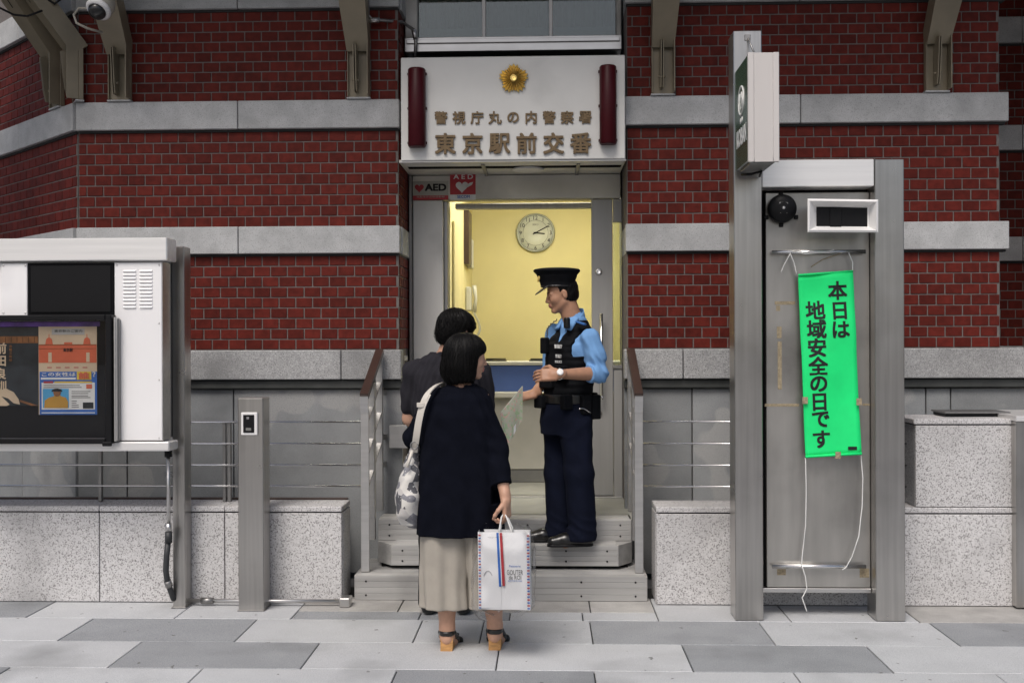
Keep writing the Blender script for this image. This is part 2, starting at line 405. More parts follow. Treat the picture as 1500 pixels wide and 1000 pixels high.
BW, BH, JX, JZ = .1145, .0717, .0078, .0082
BANDS = [(1.30, 1.50), (2.135, 2.33), (2.977, 3.178), (3.79, 4.00), (4.63, 4.84)]
FIELDS = [(1.50, 2.135), (2.33, 2.977), (3.178, 3.79), (4.00, 4.63)]
BRICK = {}
def brick_mesh(w, h):
    key = (round(w, 4), round(h, 4))
    if key not in BRICK:
        me = mesh(*box_vf(-w/2, w/2, -.02, .0, -h/2, h/2, .0022)); me.materials.append(MATS['brick']); BRICK[key] = me
    return BRICK[key]
def brick_wall(label, loc, rz, length, hidden=None, phase=0.0, fields=FIELDS[:3], cap=300, end=0, start=0):
    """wall in its own frame: x along the wall, -y out of the face; bricks are single pieces"""
    w = thing('brick_wall', label, 'wall', loc, rz=rz); LOCAL.add(w.name)
    box('mortar', 0, length, -.0175, .25, 0, 4.9, 'mortar', w, .001)
    single = []; rest = []
    for (z0, z1) in fields:
        n = round((z1-z0)/BH); ph = (z1-z0)/n
        for r_ in range(n):
            zc = z0 + (r_+.5)*ph
            x = -BW/2*(r_ % 2) - phase
            while x < length:
                a = max(x, 0) + JX/2; b_ = min(x+BW, length) - JX/2
                if b_-a > .018:
                    p = ((a+b_)/2, zc, b_-a, ph-JZ)
                    (rest if hidden and hidden(p[0], zc) else single).append(p)
                x += BW
    if len(single) > cap:
        step = len(single); single.sort(key=lambda p: (p[1] > 3.5, p[1] > 3.2, abs(p[1]-2.3)))
        rest += single[cap:]; single = single[:cap]
    for (xc, zc, bw, bh) in single:
        o = bpy.data.objects.new('brick', brick_mesh(bw, bh)); COL.objects.link(o); o.parent = w
        o.location = (xc, -.002+random.uniform(-.0012, .0012), zc); o.rotation_euler = (random.uniform(-.006, .006), 0, random.uniform(-.006, .006))
    if rest:
        mb = MB()
        for (xc, zc, bw, bh) in rest:
            d = random.uniform(-.0012, .0012)
            mb.box(xc-bw/2, xc+bw/2, -.022+d, -.003+d, zc-bh/2, zc+bh/2, b=.0022)
        s = mb.build('brick_courses', 'brick', w); s['kind'] = 'stuff'
    return w
def bands(w, length, joints, x0=-.03, x1=None, which=(1, 2, 3), proud=.06):
    """stone courses: blocks with recessed joints, a dark shadow gap under each"""
    x1 = length if x1 is None else x1
    for k in which:
        z0, z1 = BANDS[k]; js = [x0] + [j for j in joints.get(k, joints.get(0, []))] + [x1]
        for a, b_ in zip(js, js[1:]):
            box('stone_block', a+(.003 if a != x0 else 0), b_-(.003 if b_ != x1 else 0), -proud, .02, z0+.012, z1, 'stone_band', w, .004)
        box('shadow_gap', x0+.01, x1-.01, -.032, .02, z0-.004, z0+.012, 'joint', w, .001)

xL0, xL1 = X(118, YB), X(585, YB)            # left wall
xR0, xR1 = X(919, YB), X(1463, YB)           # right wall
def pxof(x, y): return 800 + x/y*1500
wl_ = brick_wall('red brick wall with pale stone courses left of the doorway', (xL0, YB, 0), 0, xL1-xL0,
                 hidden=lambda x, z: pxof(x+xL0, YB) < 282 and z < 2.15)
bands(wl_, xL1-xL0, {0: [X(353, YB)-xL0]}, x0=0.0, x1=xL1-xL0+.012)
wr_ = brick_wall('red brick wall with pale stone courses right of the doorway', (xR0, YB, 0), 0, xR1-xR0,
                 hidden=lambda x, z: 1076 < pxof(x+xR0, YB) < 1325 and z < 2.6, phase=.02)
bands(wr_, xR1-xR0, {0: [X(1171, YB)-xR0]}, x0=-.012, x1=xR1-xR0+.045)
# chamfered corner at the left, going back at 42 degrees
ANG = R(180-42)
cl = 2.1
ca = Vector((math.cos(R(42)), -math.sin(R(42)), 0))
wa_ = brick_wall('angled red brick wall at the far left corner, running back', (xL0-ca.x*cl, YB-ca.y*cl, 0), R(-42), cl, phase=.03,
                 hidden=lambda x, z: x < .55 or (z < 2.15))
bands(wa_, cl, {0: [.2, 1.17]}, x0=0, x1=cl+.018)
# wall set back at the far right
xF = X(1440, 7.95)
wf_ = brick_wall('shaded brick wall set back behind the right corner', (xF, 7.95, 0), 0, 2.2, phase=.05, fields=FIELDS, hidden=lambda x, z: x > .75)
bands(wf_, 2.2, {0: [X(1494, 7.95)-xF]}, x0=0, which=(0, 1, 2, 3, 4))
box('added_shade_roof', 3.08-xF, 4.9-xF, -1.05, .25, 4.45, 4.52, 'stone_band', wf_, .004)  # unseen roof, added to keep the set-back wall in shade
box('added_shade_wall', 3.86-xF, 4.1-xF, -1.1, -.03, 0, 4.44, 'brick', wf_, .004)  # unseen side wall, added with the roof to darken the recess
box('return_wall', xR1-.25-xR0, xR1-.002-xR0, .26, 1.04, 0, 4.9, 'brick', wr_, .002)
# brick reveals of the doorway
def reveal(w, xw, side):
    for (z0, z1) in FIELDS[:3]:
        n = round((z1-z0)/BH); ph = (z1-z0)/n
        for r_ in range(n):
            zc = z0+(r_+.5)*ph; y = .012 if r_ % 2 else .012-BW/2
            while y < .45:
                a, b_ = max(y, .0), min(y+BW, .45)
                if b_-a > .02 and side < 0:
                    box('brick', xw-.012, xw+.006, a+JX/2, b_-JX/2, zc-(ph-JZ)/2, zc+(ph-JZ)/2, 'brick', w, .002)
                y += BW
    for k in (1, 2, 3):
        z0, z1 = BANDS[k]
        box('stone_block', xw-.02*0-.002 if side > 0 else xw-.02, xw+.02 if side < 0 else xw+.004, .022, .45, z0+.012, z1, 'stone_band', w, .004)
    box('jamb_backing', xw-.2 if side < 0 else xw, xw if side < 0 else xw+.2, .252, .7, 0, 4.9, 'mortar', w, .001)
reveal(wl_, xL1-xL0, -1)
reveal(wr_, 0.0, 1)

# ledge course, moulding and grey slabs under the bricks
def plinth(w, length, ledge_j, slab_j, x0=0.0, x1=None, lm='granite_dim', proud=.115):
    x1 = length if x1 is None else x1
    js = [x0]+ledge_j+[x1]
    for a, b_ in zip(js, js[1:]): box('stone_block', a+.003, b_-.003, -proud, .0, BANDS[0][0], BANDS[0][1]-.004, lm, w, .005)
    box('moulding', x0, x1, -.085, .0, 1.236, 1.297, 'moulding', w, .008)
    js = [x0]+slab_j+[x1]
    for a, b_ in zip(js, js[1:]):
        box('stone_slab', a+.004, b_-.004, -.05, -.016, 0.0, 1.232, 'slab_grey', w, .003)
plinth(wl_, xL1-xL0, [X(499, 6.78)-xL0], [X(190, YB)-xL0, X(345, YB)-xL0], x1=xL1-xL0+.03)
plinth(wr_, xR1-xR0, [X(1001, 6.78)-xR0], [X(1012, YB)-xR0, X(1352, YB)-xR0, X(1388, YB)-xR0], x0=-.03, x1=xR1-xR0+.6)
plinth(wa_, cl, [.6, 1.4], [.5, 1.2], x1=cl+.03)

# ------------------------------------------------------------------ room behind the door
YD = 7.35; FZ = .436
room = thing('room_shell', None, None, (0, 8.5, FZ), kind='structure')
xi0, xi1, yb2, cz = -.70, .95, 9.7, 3.02
box('back_wall', xi0-.1, xi1+.1, yb2, yb2+.08, FZ, cz, 'yellow_wall', room)
box('side_wall', xi0-.08, xi0, YD+.1, yb2-.002, FZ, cz, 'yellow_wall', room)
box('side_wall', xi1, xi1+.08, YD+.1, yb2-.002, FZ, cz, 'yellow_wall', room)
box('front_wall', .60, xi1+.08, YD+.02, YD+.098, FZ, cz, 'yellow_wall', room)
box('room_ceiling', xi0-.1, xi1+.1, YD+.1, yb2+.1, cz+.002, cz+.06, 'ceiling_in', room)
box('room_floor', -.98, .56, 6.45, yb2, FZ-.06, FZ-.002, 'floor_in', room)
box('skirting', xi0+.002, xi1-.002, yb2-.012, yb2-.002, FZ, FZ+.08, 'kick', room)
lampo = thing('ceiling_lamp', 'long fluorescent ceiling lamp inside the lit room', 'lamp', (.1, 8.7, cz))
box('lamp_body', -.45, .65, 8.28, 8.56, cz-.04, cz-.002, 'white_paint', lampo, .005)
box('lamp_tube', -.43, .63, 8.30, 8.54, cz-.062, cz-.042, 'lamp_emit', lampo, .008)
lamp2 = thing('ceiling_lamp', 'fluorescent ceiling lamp just inside the door head', 'lamp', (.1, 7.75, cz))
box('lamp_body', -.45, .65, 7.62, 7.90, cz-.04, cz-.002, 'white_paint', lamp2, .005)
box('lamp_tube', -.43, .63, 7.64, 7.88, cz-.062, cz-.042, 'lamp_emit', lamp2, .008)

# door frame
dfm = thing('door_frame', 'dull stainless steel door frame with wide left jamb', 'door frame', (-.2, YD, FZ))
xj = X(650, YD)
box('jamb', X(606, YD), xj, YD-.02, YD+.1, FZ, 2.565, 'steel_jamb', dfm, .004)
box('jamb_edge', xL1+.013, X(606, YD)-.003, YD-.05, YD+.1, FZ, 2.74, 'steel_dark', dfm, .004)
box('door_stop', xj+.002, xj+.03, YD+.02, YD+.1, FZ, 2.565, 'steel_dark', dfm, .003)
box('header', X(606, YD), xR0-.012, YD-.03, YD+.1, 2.57, 2.74, 'header_metal', dfm, .004)
box('header_lip', xj, X(866, YD), YD-.012, YD+.05, 2.561, 2.568, 'yellow_door', dfm, .001)
box('head_wall', xi0-.1, xi1+.1, YD+.102, YD+.12, 2.59, 3.02, 'yellow_wall', room)
box('door_track', X(668, 7.5), X(866, 7.5)+.05, 7.47, 7.54, Z(306, 7.5), 2.56, 'steel_dark', dfm, .006)
box('mullion', X(911.5, YD), xR0-.004, YD-.02, YD+.1, FZ, 2.57, 'steel_dark', dfm, .003)
box('side_panel', X(899, YD), X(911.5, YD)-.002, YD, YD+.06, FZ, Z(540, YD), 'door_metal', dfm, .002)
box('side_panel', X(899, YD), X(911.5, YD)-.002, YD, YD+.06, Z(326, YD), 2.566, 'door_metal', dfm, .002)
box('side_sill', X(898, YD), X(911.5, YD)-.002, YD-.012, YD+.05, Z(540, YD)+.002, Z(535, YD), 'steel_h', dfm, .002)
box('glass_pane', X(899, YD), X(911.5, YD)-.002, YD+.03, YD+.036, Z(535, YD)+.002, Z(326, YD)-.002, 'glass', dfm, .001)
box('threshold', -.98, .54, YD-.03, YD+.06, FZ-.001, FZ+.006, 'steel_h', dfm, .002)
box('soffit', xL1+.014, xR0-.014, 6.82, YD+.05, 2.745, 2.765, 'header_metal', dfm, .002)
for sx in (-.42, .22): box('soffit_rib', sx-.012, sx+.012, 6.84, YD-.06, 2.727, 2.744, 'steel_dark', dfm, .002)
lathe('downlight', (-.12, 7.08, 2.744), (0, 0, -1), [(.11, 0), (.11, .012), (.09, .016), (.0, .017)], 'white_paint', dfm, 28)
dr = thing('sliding_door', 'grey metal sliding door leaf with bar handle and round locks', 'door', (X(882, YD), YD, FZ))
box('door_leaf', X(867, YD), X(898, YD), YD+.005, YD+.05, FZ+.008, 2.566, 'door_metal', dr, .004)
lathe('lock', W(877, 398, YD)+Vector((0, .006, 0)), (0, -1, 0), [(.024, 0), (.024, .008), (.017, .014), (.012, .012), (.0, .012)], 'chrome', dr, 20)
lathe('lock', W(877, 605, YD)+Vector((0, .006, 0)), (0, -1, 0), [(.024, 0), (.024, .01), (.014, .016), (.0, .016)], 'steel_h', dr, 20)
hx = X(881, YD-.06)
h_ = tube('handle', [(hx, YD-.06, Z(584, YD)), (hx, YD-.06, Z(460, YD))], .012, 'chrome', dr)
for zz in (Z(478, YD), Z(568, YD)): tube('handle_stand_off', [(hx, YD-.06, zz), (hx, YD+.007, zz)], .008, 'chrome', h_)

# counter, clock, telephone, frames in the room
YC = 8.1
ct = thing('counter', 'service counter with blue upper panel and beige front', 'counter', (0, YC, FZ))
box('blue_panel', xi0+.003, xi1-.003, YC, YC+.05, Z(573, YC), Z(535, YC), 'counter_blue', ct)
box('counter_top', xi0+.003, xi1-.003, YC-.02, YC+.4, Z(535, YC)+.001, Z(529, YC), 'counter_white', ct, .006)
box('front_shelf', xi0+.003, xi1-.003, YC-.06, YC+.05, Z(582, YC), Z(573, YC)-.001, 'counter_white', ct, .008)
box('front_panel', xi0+.003, xi1-.003, YC+.01, YC+.06, Z(687, YC), Z(582, YC)-.001, 'counter_beige', ct)
box('kick_plate', xi0+.003, xi1-.003, YC+.02, YC+.05, FZ, Z(687, YC)-.001, 'kick', ct)
zc_ = Z(529, YC)
pt = thing('pen_tray', 'black pen tray on the counter beside the woman\'s face', 'tray', W(728, 528, 8.2))
box('tray', X(708, 8.2), X(742, 8.2), 8.15, 8.25, zc_+.001, zc_+.012, 'black', pt)
tube('pen', [(X(712, 8.2), 8.2, zc_+.018), (X(741, 8.2), 8.17, zc_+.02)], .005, 'black', pt)
pt = thing('pen_tray', 'black pen tray on the counter beside the officer', 'tray', W(785, 528, 8.2))
box('tray', X(775, 8.2), X(800, 8.2), 8.15, 8.25, zc_+.001, zc_+.01, 'black', pt)
tube('pen', [(X(777, 8.2), 8.19, zc_+.016), (X(798, 8.2), 8.2, zc_+.016)], .005, 'black', pt)
cc = W(784.5, 341, yb2-.03); rr_ = 28.5/1500*yb2
ck = thing('wall_clock', 'round pale wall clock with black numerals on the yellow wall', 'clock', (cc.x, yb2, cc.z))
lathe('rim', (cc.x, yb2-.003, cc.z), (0, -1, 0), [(rr_, 0), (rr_, .022), (rr_*.97, .034), (rr_*.91, .036), (rr_*.9, .02), (0, .02)], 'clock_rim', ck, 48)
lathe('dial', (cc.x, yb2-.0235, cc.z), (0, -1, 0), [(rr_*.89, 0), (rr_*.89, .003), (0, .003)], 'clock_face', ck, 48)
yf_ = yb2-.029
ring = []
mb = MB(); n_ = 48
for k in range(n_):
    a0, a1 = 2*math.pi*k/n_, 2*math.pi*(k+1)/n_
    p = [(cc.x+q*rr_*math.cos(a), yf_, cc.z+q*rr_*math.sin(a)) for q, a in ((.655, a0), (.655, a1), (.64, a1), (.64, a0))]
    mb.add(p, [(0, 1, 2, 3)])
mb.build('minute_track', 'kick', ck)
for k in range(1, 13):
    a = math.pi/2 - k*math.pi/6
    text('numeral', str(k), (cc.x+rr_*.77*math.cos(a), yf_, cc.z+rr_*.77*math.sin(a)), .052, 'ink', ck, 0, .002)
for (px_, py_, w_) in ((803, 331, .009), (798, 342.5, .011)):
    e_ = W(px_, py_, yf_); d_ = Vector((e_.x-cc.x, 0, e_.z-cc.z)); c0 = Vector((cc.x, yf_-.003, cc.z))
    bar('hand', c0-d_*.22, c0+d_, w_, .002, Vector((0, 1, 0)).cross(d_), 'ink', ck)
lathe('hub', (cc.x, yf_, cc.z), (0, -1, 0), [(.009, 0), (.009, .006), (0, .006)], 'ink', ck, 14)
text('lettering', 'SEIKO', (cc.x, yf_, cc.z+rr_*.42), .02, 'kick', ck, 0, .002, fitw=.055)
# things on the left wall of the room
def onwall(x, py0, py1, Y0, Y1): return (Y0, Y1, CAMZ+(500-py1)/1500*Y0, CAMZ+(500-py0)/1500*Y0)
wfm = thing('wall_frame', 'narrow dark framed notice high on the side wall of the room', 'frame', (xi0, 8.9, 2.2))
box('frame', xi0+.001, xi0+.045, 8.72, 9.05, Z(388, 8.9), Z(310, 8.9), 'brown_rail', wfm, .003)
box('card', xi0+.002, xi0+.05, 9.06, 9.22, Z(392, 9.1), Z(350, 9.1), 'counter_white', wfm, .003)
ph_ = thing('wall_telephone', 'cream wall telephone with coiled cord inside the room', 'telephone', (xi0, 8.95, 1.9))
box('base', xi0+.001, xi0+.05, 8.86, 9.02, Z(455, 8.95), Z(420, 8.95), 'counter_white', ph_, .01)
tube('handset', [(xi0+.075, 8.9, Z(457, 8.95)), (xi0+.09, 8.9, Z(437, 8.95)), (xi0+.075, 8.9, Z(418, 8.95))], [.02, .013, .02], 'counter_white', ph_)
co = []
for k in range(160):
    t = k/159; co.append((xi0+.07+.05*math.sin(t*math.pi)+.009*math.cos(k*1.3), 8.95+.009*math.sin(k*1.3), Z(457, 8.95)-.33*t+.1*t*t))
tube('cord', co, .0035, 'counter_white', ph_, 5)
dp = box('door_panel', xi0+.001, xi0+.02, 7.62, 8.35, FZ+.02, 2.45, 'yellow_door', room, .006)

# window above the sign
YW = 7.15
wd = thing('window', 'upper window with white mullions and dark curtained panes', 'window', (0, YW, 3.45))
zs = Z(56, YW)
zt = 4.7
xs_ = [X(614, YW), X(708, YW), X(713, YW), X(806, YW), X(811, YW), X(904, YW)]
box('sill', xL1+.015, xR0-.015, YW-.06, YW+.08, Z(78, YW), zs-.001, 'steel_h', wd, .006)
box('sill_lip', xL1+.03, xR0-.03, YW-.075, YW-.061, Z(66, YW), Z(60, YW), 'steel_h', wd, .003)
box('frame', xL1+.015, xs_[0], YW-.03, YW+.08, zs, zt, 'steel_dull', wd, .006)
box('frame', xs_[5], xR0-.015, YW-.03, YW+.08, zs, zt, 'steel_dull', wd, .006)
for a, b_ in ((1, 2), (3, 4)): box('mullion', xs_[a], xs_[b_], YW-.012, YW+.05, zs, zt, 'white_paint', wd, .003)
for a, b_ in ((0, 1), (2, 3), (4, 5)):
    box('pane', xs_[a]+.001, xs_[b_]-.001, YW+.015, YW+.021, zs+.001, zt, 'glass_window', wd, .001)
cv = []; cf = []
n_ = 140
for k in range(n_+1):
    x = xs_[0]+(xs_[5]-xs_[0])*k/n_; y = YW+.16+.025*math.sin(k*.75)+.012*math.sin(k*.31+1)
    cv += [(x, y, zs-.05), (x, y+.02*math.sin(k*.2), zt)]
    if k: cf.append((2*k-2, 2*k, 2*k+1, 2*k-1))
obj('curtain', mesh(cv, cf), 'curtain', wd, True)
box('blind_bottom_rail', xs_[0], xs_[5], YW+.085, YW+.1, zs, zs+.1, 'curtain', wd, .003)
box('dark_backing', xL1+.02, xR0-.02, YW+.3, YW+.34, 2.8, 4.9, 'black_matte', wd, .003)
box('lintel_fill', xL1+.014, xR0-.014, 6.95, YW-.08, 2.767, 3.0, 'black_matte', wd, .003)

# ------------------------------------------------------------------ steps
stp = thing('entrance_steps', 'three grey metal entrance steps with chamfered middle step', 'steps', (-.27, 6.3, 0))
def step(poly, z0, z1, nr, sx0, sx1, yf, name='step'):
    """poly in plan, extruded; ribs along the front face, screws"""
    n = len(poly); v = [(p[0], p[1], z0) for p in poly]+[(p[0], p[1], z1) for p in poly]
    f = [tuple(range(n))[::-1], tuple(range(n, 2*n))]+[(i, (i+1) % n, (i+1) % n+n, i+n) for i in range(n)]
    o = obj(name, mesh(v, f), 'alu_step', stp)
    mb = MB(); h = (z1-z0)/nr
    for k in range(nr): mb.box(sx0+.002, sx1-.002, yf-.003, yf+.004, z0+k*h+.0012, z0+(k+1)*h-.0012, b=.001)
    mb.build('tread_rib', 'alu_step', o)
    mt = MB()
    for k in range(5): mt.box(sx0+.01, sx1-.01, yf+.012+k*.03, yf+.034+k*.03, z1-.002, z1+.003, b=.001)
    mt.build('tread_grip', 'alu_step', o)
    for k in range(6):
        xx = sx0+.07+(sx1-sx0-.14)*k/5
        for zz in (z0+.03, z1-.035):
            lathe('screw', (xx, yf-.004, zz), (0, -1, 0), [(.006, 0), (.006, .002), (0, .003)], 'black', o, 8)
    return o
x0, x1 = X(518, 6.12), X(947, 6.12)
step([(x0, 6.12), (x1, 6.12), (x1, 6.6), (x0, 6.6)], 0.002, .15, 4, x0, x1, 6.12)
a0, a1, b0, b1 = X(572, 6.29), X(905, 6.29), -1.062, .53
step([(b0, 6.41), (a0, 6.29), (a1, 6.29), (b1, 6.41), (b1, 6.6), (b0, 6.6)], .172, .30, 4, a0, a1, 6.29)
box('step_base', b0+.03, b1-.03, 6.36, 6.6, .151, .171, 'black_matte', stp)
step([(b0, 6.43), (b1, 6.43), (b1, 6.62), (b0, 6.62)], .301, .434, 4, b0, b1, 6.43)
box('landing', -.985, .545, 6.62, 7.3, .2, .433, 'floor_in', stp, .004)
box('step_side', -1.05, .52, 6.602, 6.62, 0, .3, 'black_matte', stp, .002)

# ------------------------------------------------------------------ granite planters
def planter(label, x0, x1, y0, y1, z1, joints, loc, m='granite', capt=.032):
    p = thing('granite_planter', label, 'planter', loc)
    box('core', x0+.02, x1-.02, y0+.02, y1-.002, 0, z1-capt-.006, 'joint', p)
    js = [x0]+joints+[x1]
    for a, b_ in zip(js, js[1:]):
        box('granite_slab', a+.003, b_-.003, y0, y0+.03, .004, z1-capt-.008, m, p, .003)
        box('cap_stone', a+.0015, b_-.0015, y0-.002, y1, z1-capt, z1, m, p, .004)
    for xs in (x0, x1):
        box('end_slab', xs-.0 if xs == x0 else xs-.03, xs+.03 if xs == x0 else xs, y0+.033, y1-.002, .004, z1-capt-.008, m, p, .003)
    return p
yp = 6.04
pl = planter('long pale granite planter wall on the left, behind the intercom post', -4.6, X(500, yp), yp, 6.3, .575, [X(-120, yp), X(144.5, yp), X(328, yp)], (-2.5, yp, 0))
box('soil', -4.5, X(480, 6.4), 6.302, 6.83, .0, .45, 'joint', pl)
box('back_kerb', -4.6, X(508, 6.3), 6.302, 6.34, .45, .585, 'brown_rail', pl, .004)
pr = planter('pale granite planter wall right of the steps, behind the steel board', X(960, yp), X(1485, yp), yp, 6.3, .575, [X(1322, yp)], (1.7, yp, 0))
box('soil', X(980, 6.4), 3.6, 6.302, 6.83, .0, .45, 'joint', pr)
pu = thing('granite_block', 'square granite block with cap on the right planter', 'block', (2.45, yp, .577))
box('core', 2.20, 2.73, yp+.03, 6.42, .578, 1.05, 'joint', pu)
box('granite_slab', X(1341, yp), X(1485, yp), yp+.002, yp+.03, .579, 1.053, 'granite', pu, .003)
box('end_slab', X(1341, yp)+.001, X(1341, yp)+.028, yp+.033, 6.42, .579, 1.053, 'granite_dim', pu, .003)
box('cap_stone', X(1338, yp), X(1486, yp), yp-.004, 6.42, 1.06, 1.09, 'granite', pu, .004)

# ================================================================== sign over the door
YS = 6.70
sx0, sx1, sz0, sz1 = X(588.5, YS), X(917, YS), Z(234.5, YS, 752), Z(82.5, YS, 752)
sg = thing('entrance_sign', 'white box sign with gold emblem and brown characters over the doorway', 'sign', (-.2, YS, sz0))
box('sign_box', sx0, sx1, YS, 6.93, sz0, sz1, 'sign_white', sg, .006)
box('sign_back', sx0+.004, sx1-.004, 6.932, 7.05, sz0+.004, sz1-.004, 'black_matte', sg, .004)
box('sign_trim', sx0-.008, sx1+.008, YS+.01, YS+.03, sz0-.01, sz0-.001, 'steel_h', sg, .002)
for i, ch in enumerate('警視庁丸の内警察署'):
    c = W(646+26.4*i, 173-.09*i, YS); text('letter', ch, (c.x, YS-.004, c.z), .087, 'letter_brown', sg, .022, .06)
for i, ch in enumerate('東京駅前交番'):
    c = W(652.5+39.6*i, 211-.15*i, YS); text('letter', ch, (c.x, YS-.006, c.z), .142, 'letter_brown', sg, .022, .06)
for (pa, pb, qa, qb) in ((598.5, 624.5, 103, 217), (879.5, 904.5, 99, 213)):
    xa, xb = X(pa, YS-.04), X(pb, YS-.04); cx_ = (xa+xb)/2; rr = (xb-xa)/2
    za, zb = Z(qb, YS, pa), Z(qa, YS, pa)
    l_ = obj('red_lamp', mesh(*lathe_vf((cx_, YS-.028, za), (0, 0, 1), [(rr*.9, 0), (rr, .008), (rr, zb-za-.008), (rr*.9, zb-za)], 40)), 'lamp_red', sg, False)
    for p in l_.data.polygons: p.use_smooth = abs(p.normal.z) < .3
    mb = MB()
    for k in range(3):
        zz = za+.03+(zb-za-.06)*k/2; mb.box(cx_-rr-.006, cx_+rr+.006, YS-.02, YS-.001, zz-.008, zz+.008, b=.002)
    mb.build('lamp_bracket', 'lamp_red', l_)
ec = W(752.5, 116, YS); er = 22.5/1500*YS
mb = MB()
for i in range(5):
    for j in (-2, -1, 0, 1, 2):
        a = math.pi/2 + i*2*math.pi/5 + {0: 0.0, 1: R(15.5), 2: R(29)}[abs(j)]*(1 if j > 0 else -1); L_ = er*{0: 1.0, 1: .97, 2: .84}[abs(j)]; da = R({0: 7.7, 1: 7.7, 2: 6.6}[abs(j)])
        def pp(r, an, h): return (ec.x+r*math.cos(an), YS-.006-h, ec.z+r*math.sin(an))
        mb.add([pp(.2*er, a-da, .003), pp(.2*er, a+da, .003), pp(L_*.84, a+da*.98, .002), pp(L_, a, .003), pp(L_*.84, a-da*.98, .002), pp(.2*er, a, .026), pp(L_*.93, a, .018)],
               [(0, 4, 6, 5), (5, 6, 2, 1), (4, 3, 6), (6, 3, 2)])
e_ = mb.build('emblem', 'gold', sg); e_['label'] = 'gold star emblem with pleated rays'
lathe('boss', (ec.x, YS-.014, ec.z), (0, -1, 0), [(er*.24, 0), (er*.24, .014), (er*.17, .02), (er*.15, .018), (0, .022)], 'gold', e_, 28)
lathe('emblem_plate', (ec.x, YS-.001, ec.z), (0, -1, 0), [(er*.5, 0), (er*.5, .005), (0, .005)], 'letter_brown', e_, 28)

# stickers on the door header
YH = YD-.032
def flat(name, x0, x1, z0, z1, y, m, parent, d=.0012): return box(name, x0, x1, y-d, y, z0, z1, m, parent, .0003)
def heart(name, cx, cz, s, y, m, parent):
    pts = []
    for k in range(40):
        t = 2*math.pi*k/40; pts.append((cx+s*math.sin(t)**3, cz+s/16*(13*math.cos(t)-5*math.cos(2*t)-2*math.cos(3*t)-math.cos(4*t))))
    return prism(name, pts[::-1], y-.0012, y, m, parent)
s1 = thing('aed_sticker', 'wide grey sticker with black letters AED and red strip', 'sticker', W(631, 277, YH))
xa, xb = X(605.5, YH), X(657.5, YH)
flat('sheet', xa, xb, Z(285, YH), Z(264, YH), YH-.0005, 'counter_beige', s1)
flat('red_strip', xa, xb, Z(291.5, YH), Z(285, YH)-.0005, YH-.0005, 'paper_red', s1)
text('lettering', 'AED', W(638, 274.5, YH-.0026), .1, 'ink', s1, .04, .004, fitw=.155, fith=.052)
heart('heart', X(615, YH), Z(274, YH), .033, YH-.002, 'paper_red', s1)
text('lettering', '自動体外式除細動器', W(631, 288.3, YH-.0026), .1, 'counter_beige', s1, 0, .002, fitw=.2, fith=.013)
s2 = thing('aed_sticker', 'square red sticker with white heart and letters AED', 'sticker', W(678, 272, YH))
xa, xb = X(660, YH), X(697.5, YH)
flat('sheet', xa, xb, Z(284, YH), Z(253.5, YH), YH-.0005, 'paper_red', s2)
flat('white_strip', xa, xb, Z(292, YH), Z(284, YH)-.0005, YH-.0005, 'paper_white', s2)
heart('heart', X(677.5, YH), Z(272.5, YH), .045, YH-.002, 'paper_white', s2)
mbz = [(X(684, YH), Z(270, YH)), (X(690, YH), Z(266.5, YH)), (X(694, YH), Z(266, YH)), (X(692, YH), Z(270, YH)), (X(685, YH), Z(274, YH))]
prism('plug', mbz[::-1], YH-.0032, YH-.002, 'paper_white', s2)
text('lettering', 'A E D', W(678.5, 258.8, YH-.0028), .1, 'paper_white', s2, .015, .004, fitw=.14, fith=.034)
text('lettering', 'SECOM', W(679, 288.2, YH-.0028), .1, 'paper_blue', s2, .02, .004, fitw=.09, fith=.02)
wt = obj('stain', mesh([W(697+a*9+2*math.sin(b*9), 255+b*36, YH-.0008) for b in np.linspace(0, 1, 9) for a in (0, 1.2+.5*math.sin(b*7))], [(2*i, 2*i+1, 2*i+3, 2*i+2) for i in range(8)]), 'header_metal', dfm)

# conduit by the window
cp = thing('conduit_pipe', 'thin grey conduit running to the window frame above the sign', 'pipe', W(570, 35, 6.83))
tube('pipe', [W(538, -40, 6.8), W(539, 22, 6.8), W(546, 30, 6.8), W(560, 30, 6.82), W(590, 33, 6.95), W(606, 44, 7.05), W(609, 60, 7.06), W(608, 84, 7.06)], .011, 'steel_dark', cp)
tube('pipe_joint', [W(540, 30, 6.8), W(556, 30, 6.82)], .018, 'steel_h', cp)
tube('pipe_joint', [W(606, 44, 7.05), W(609, 58, 7.06)], .017, 'steel_h', cp)

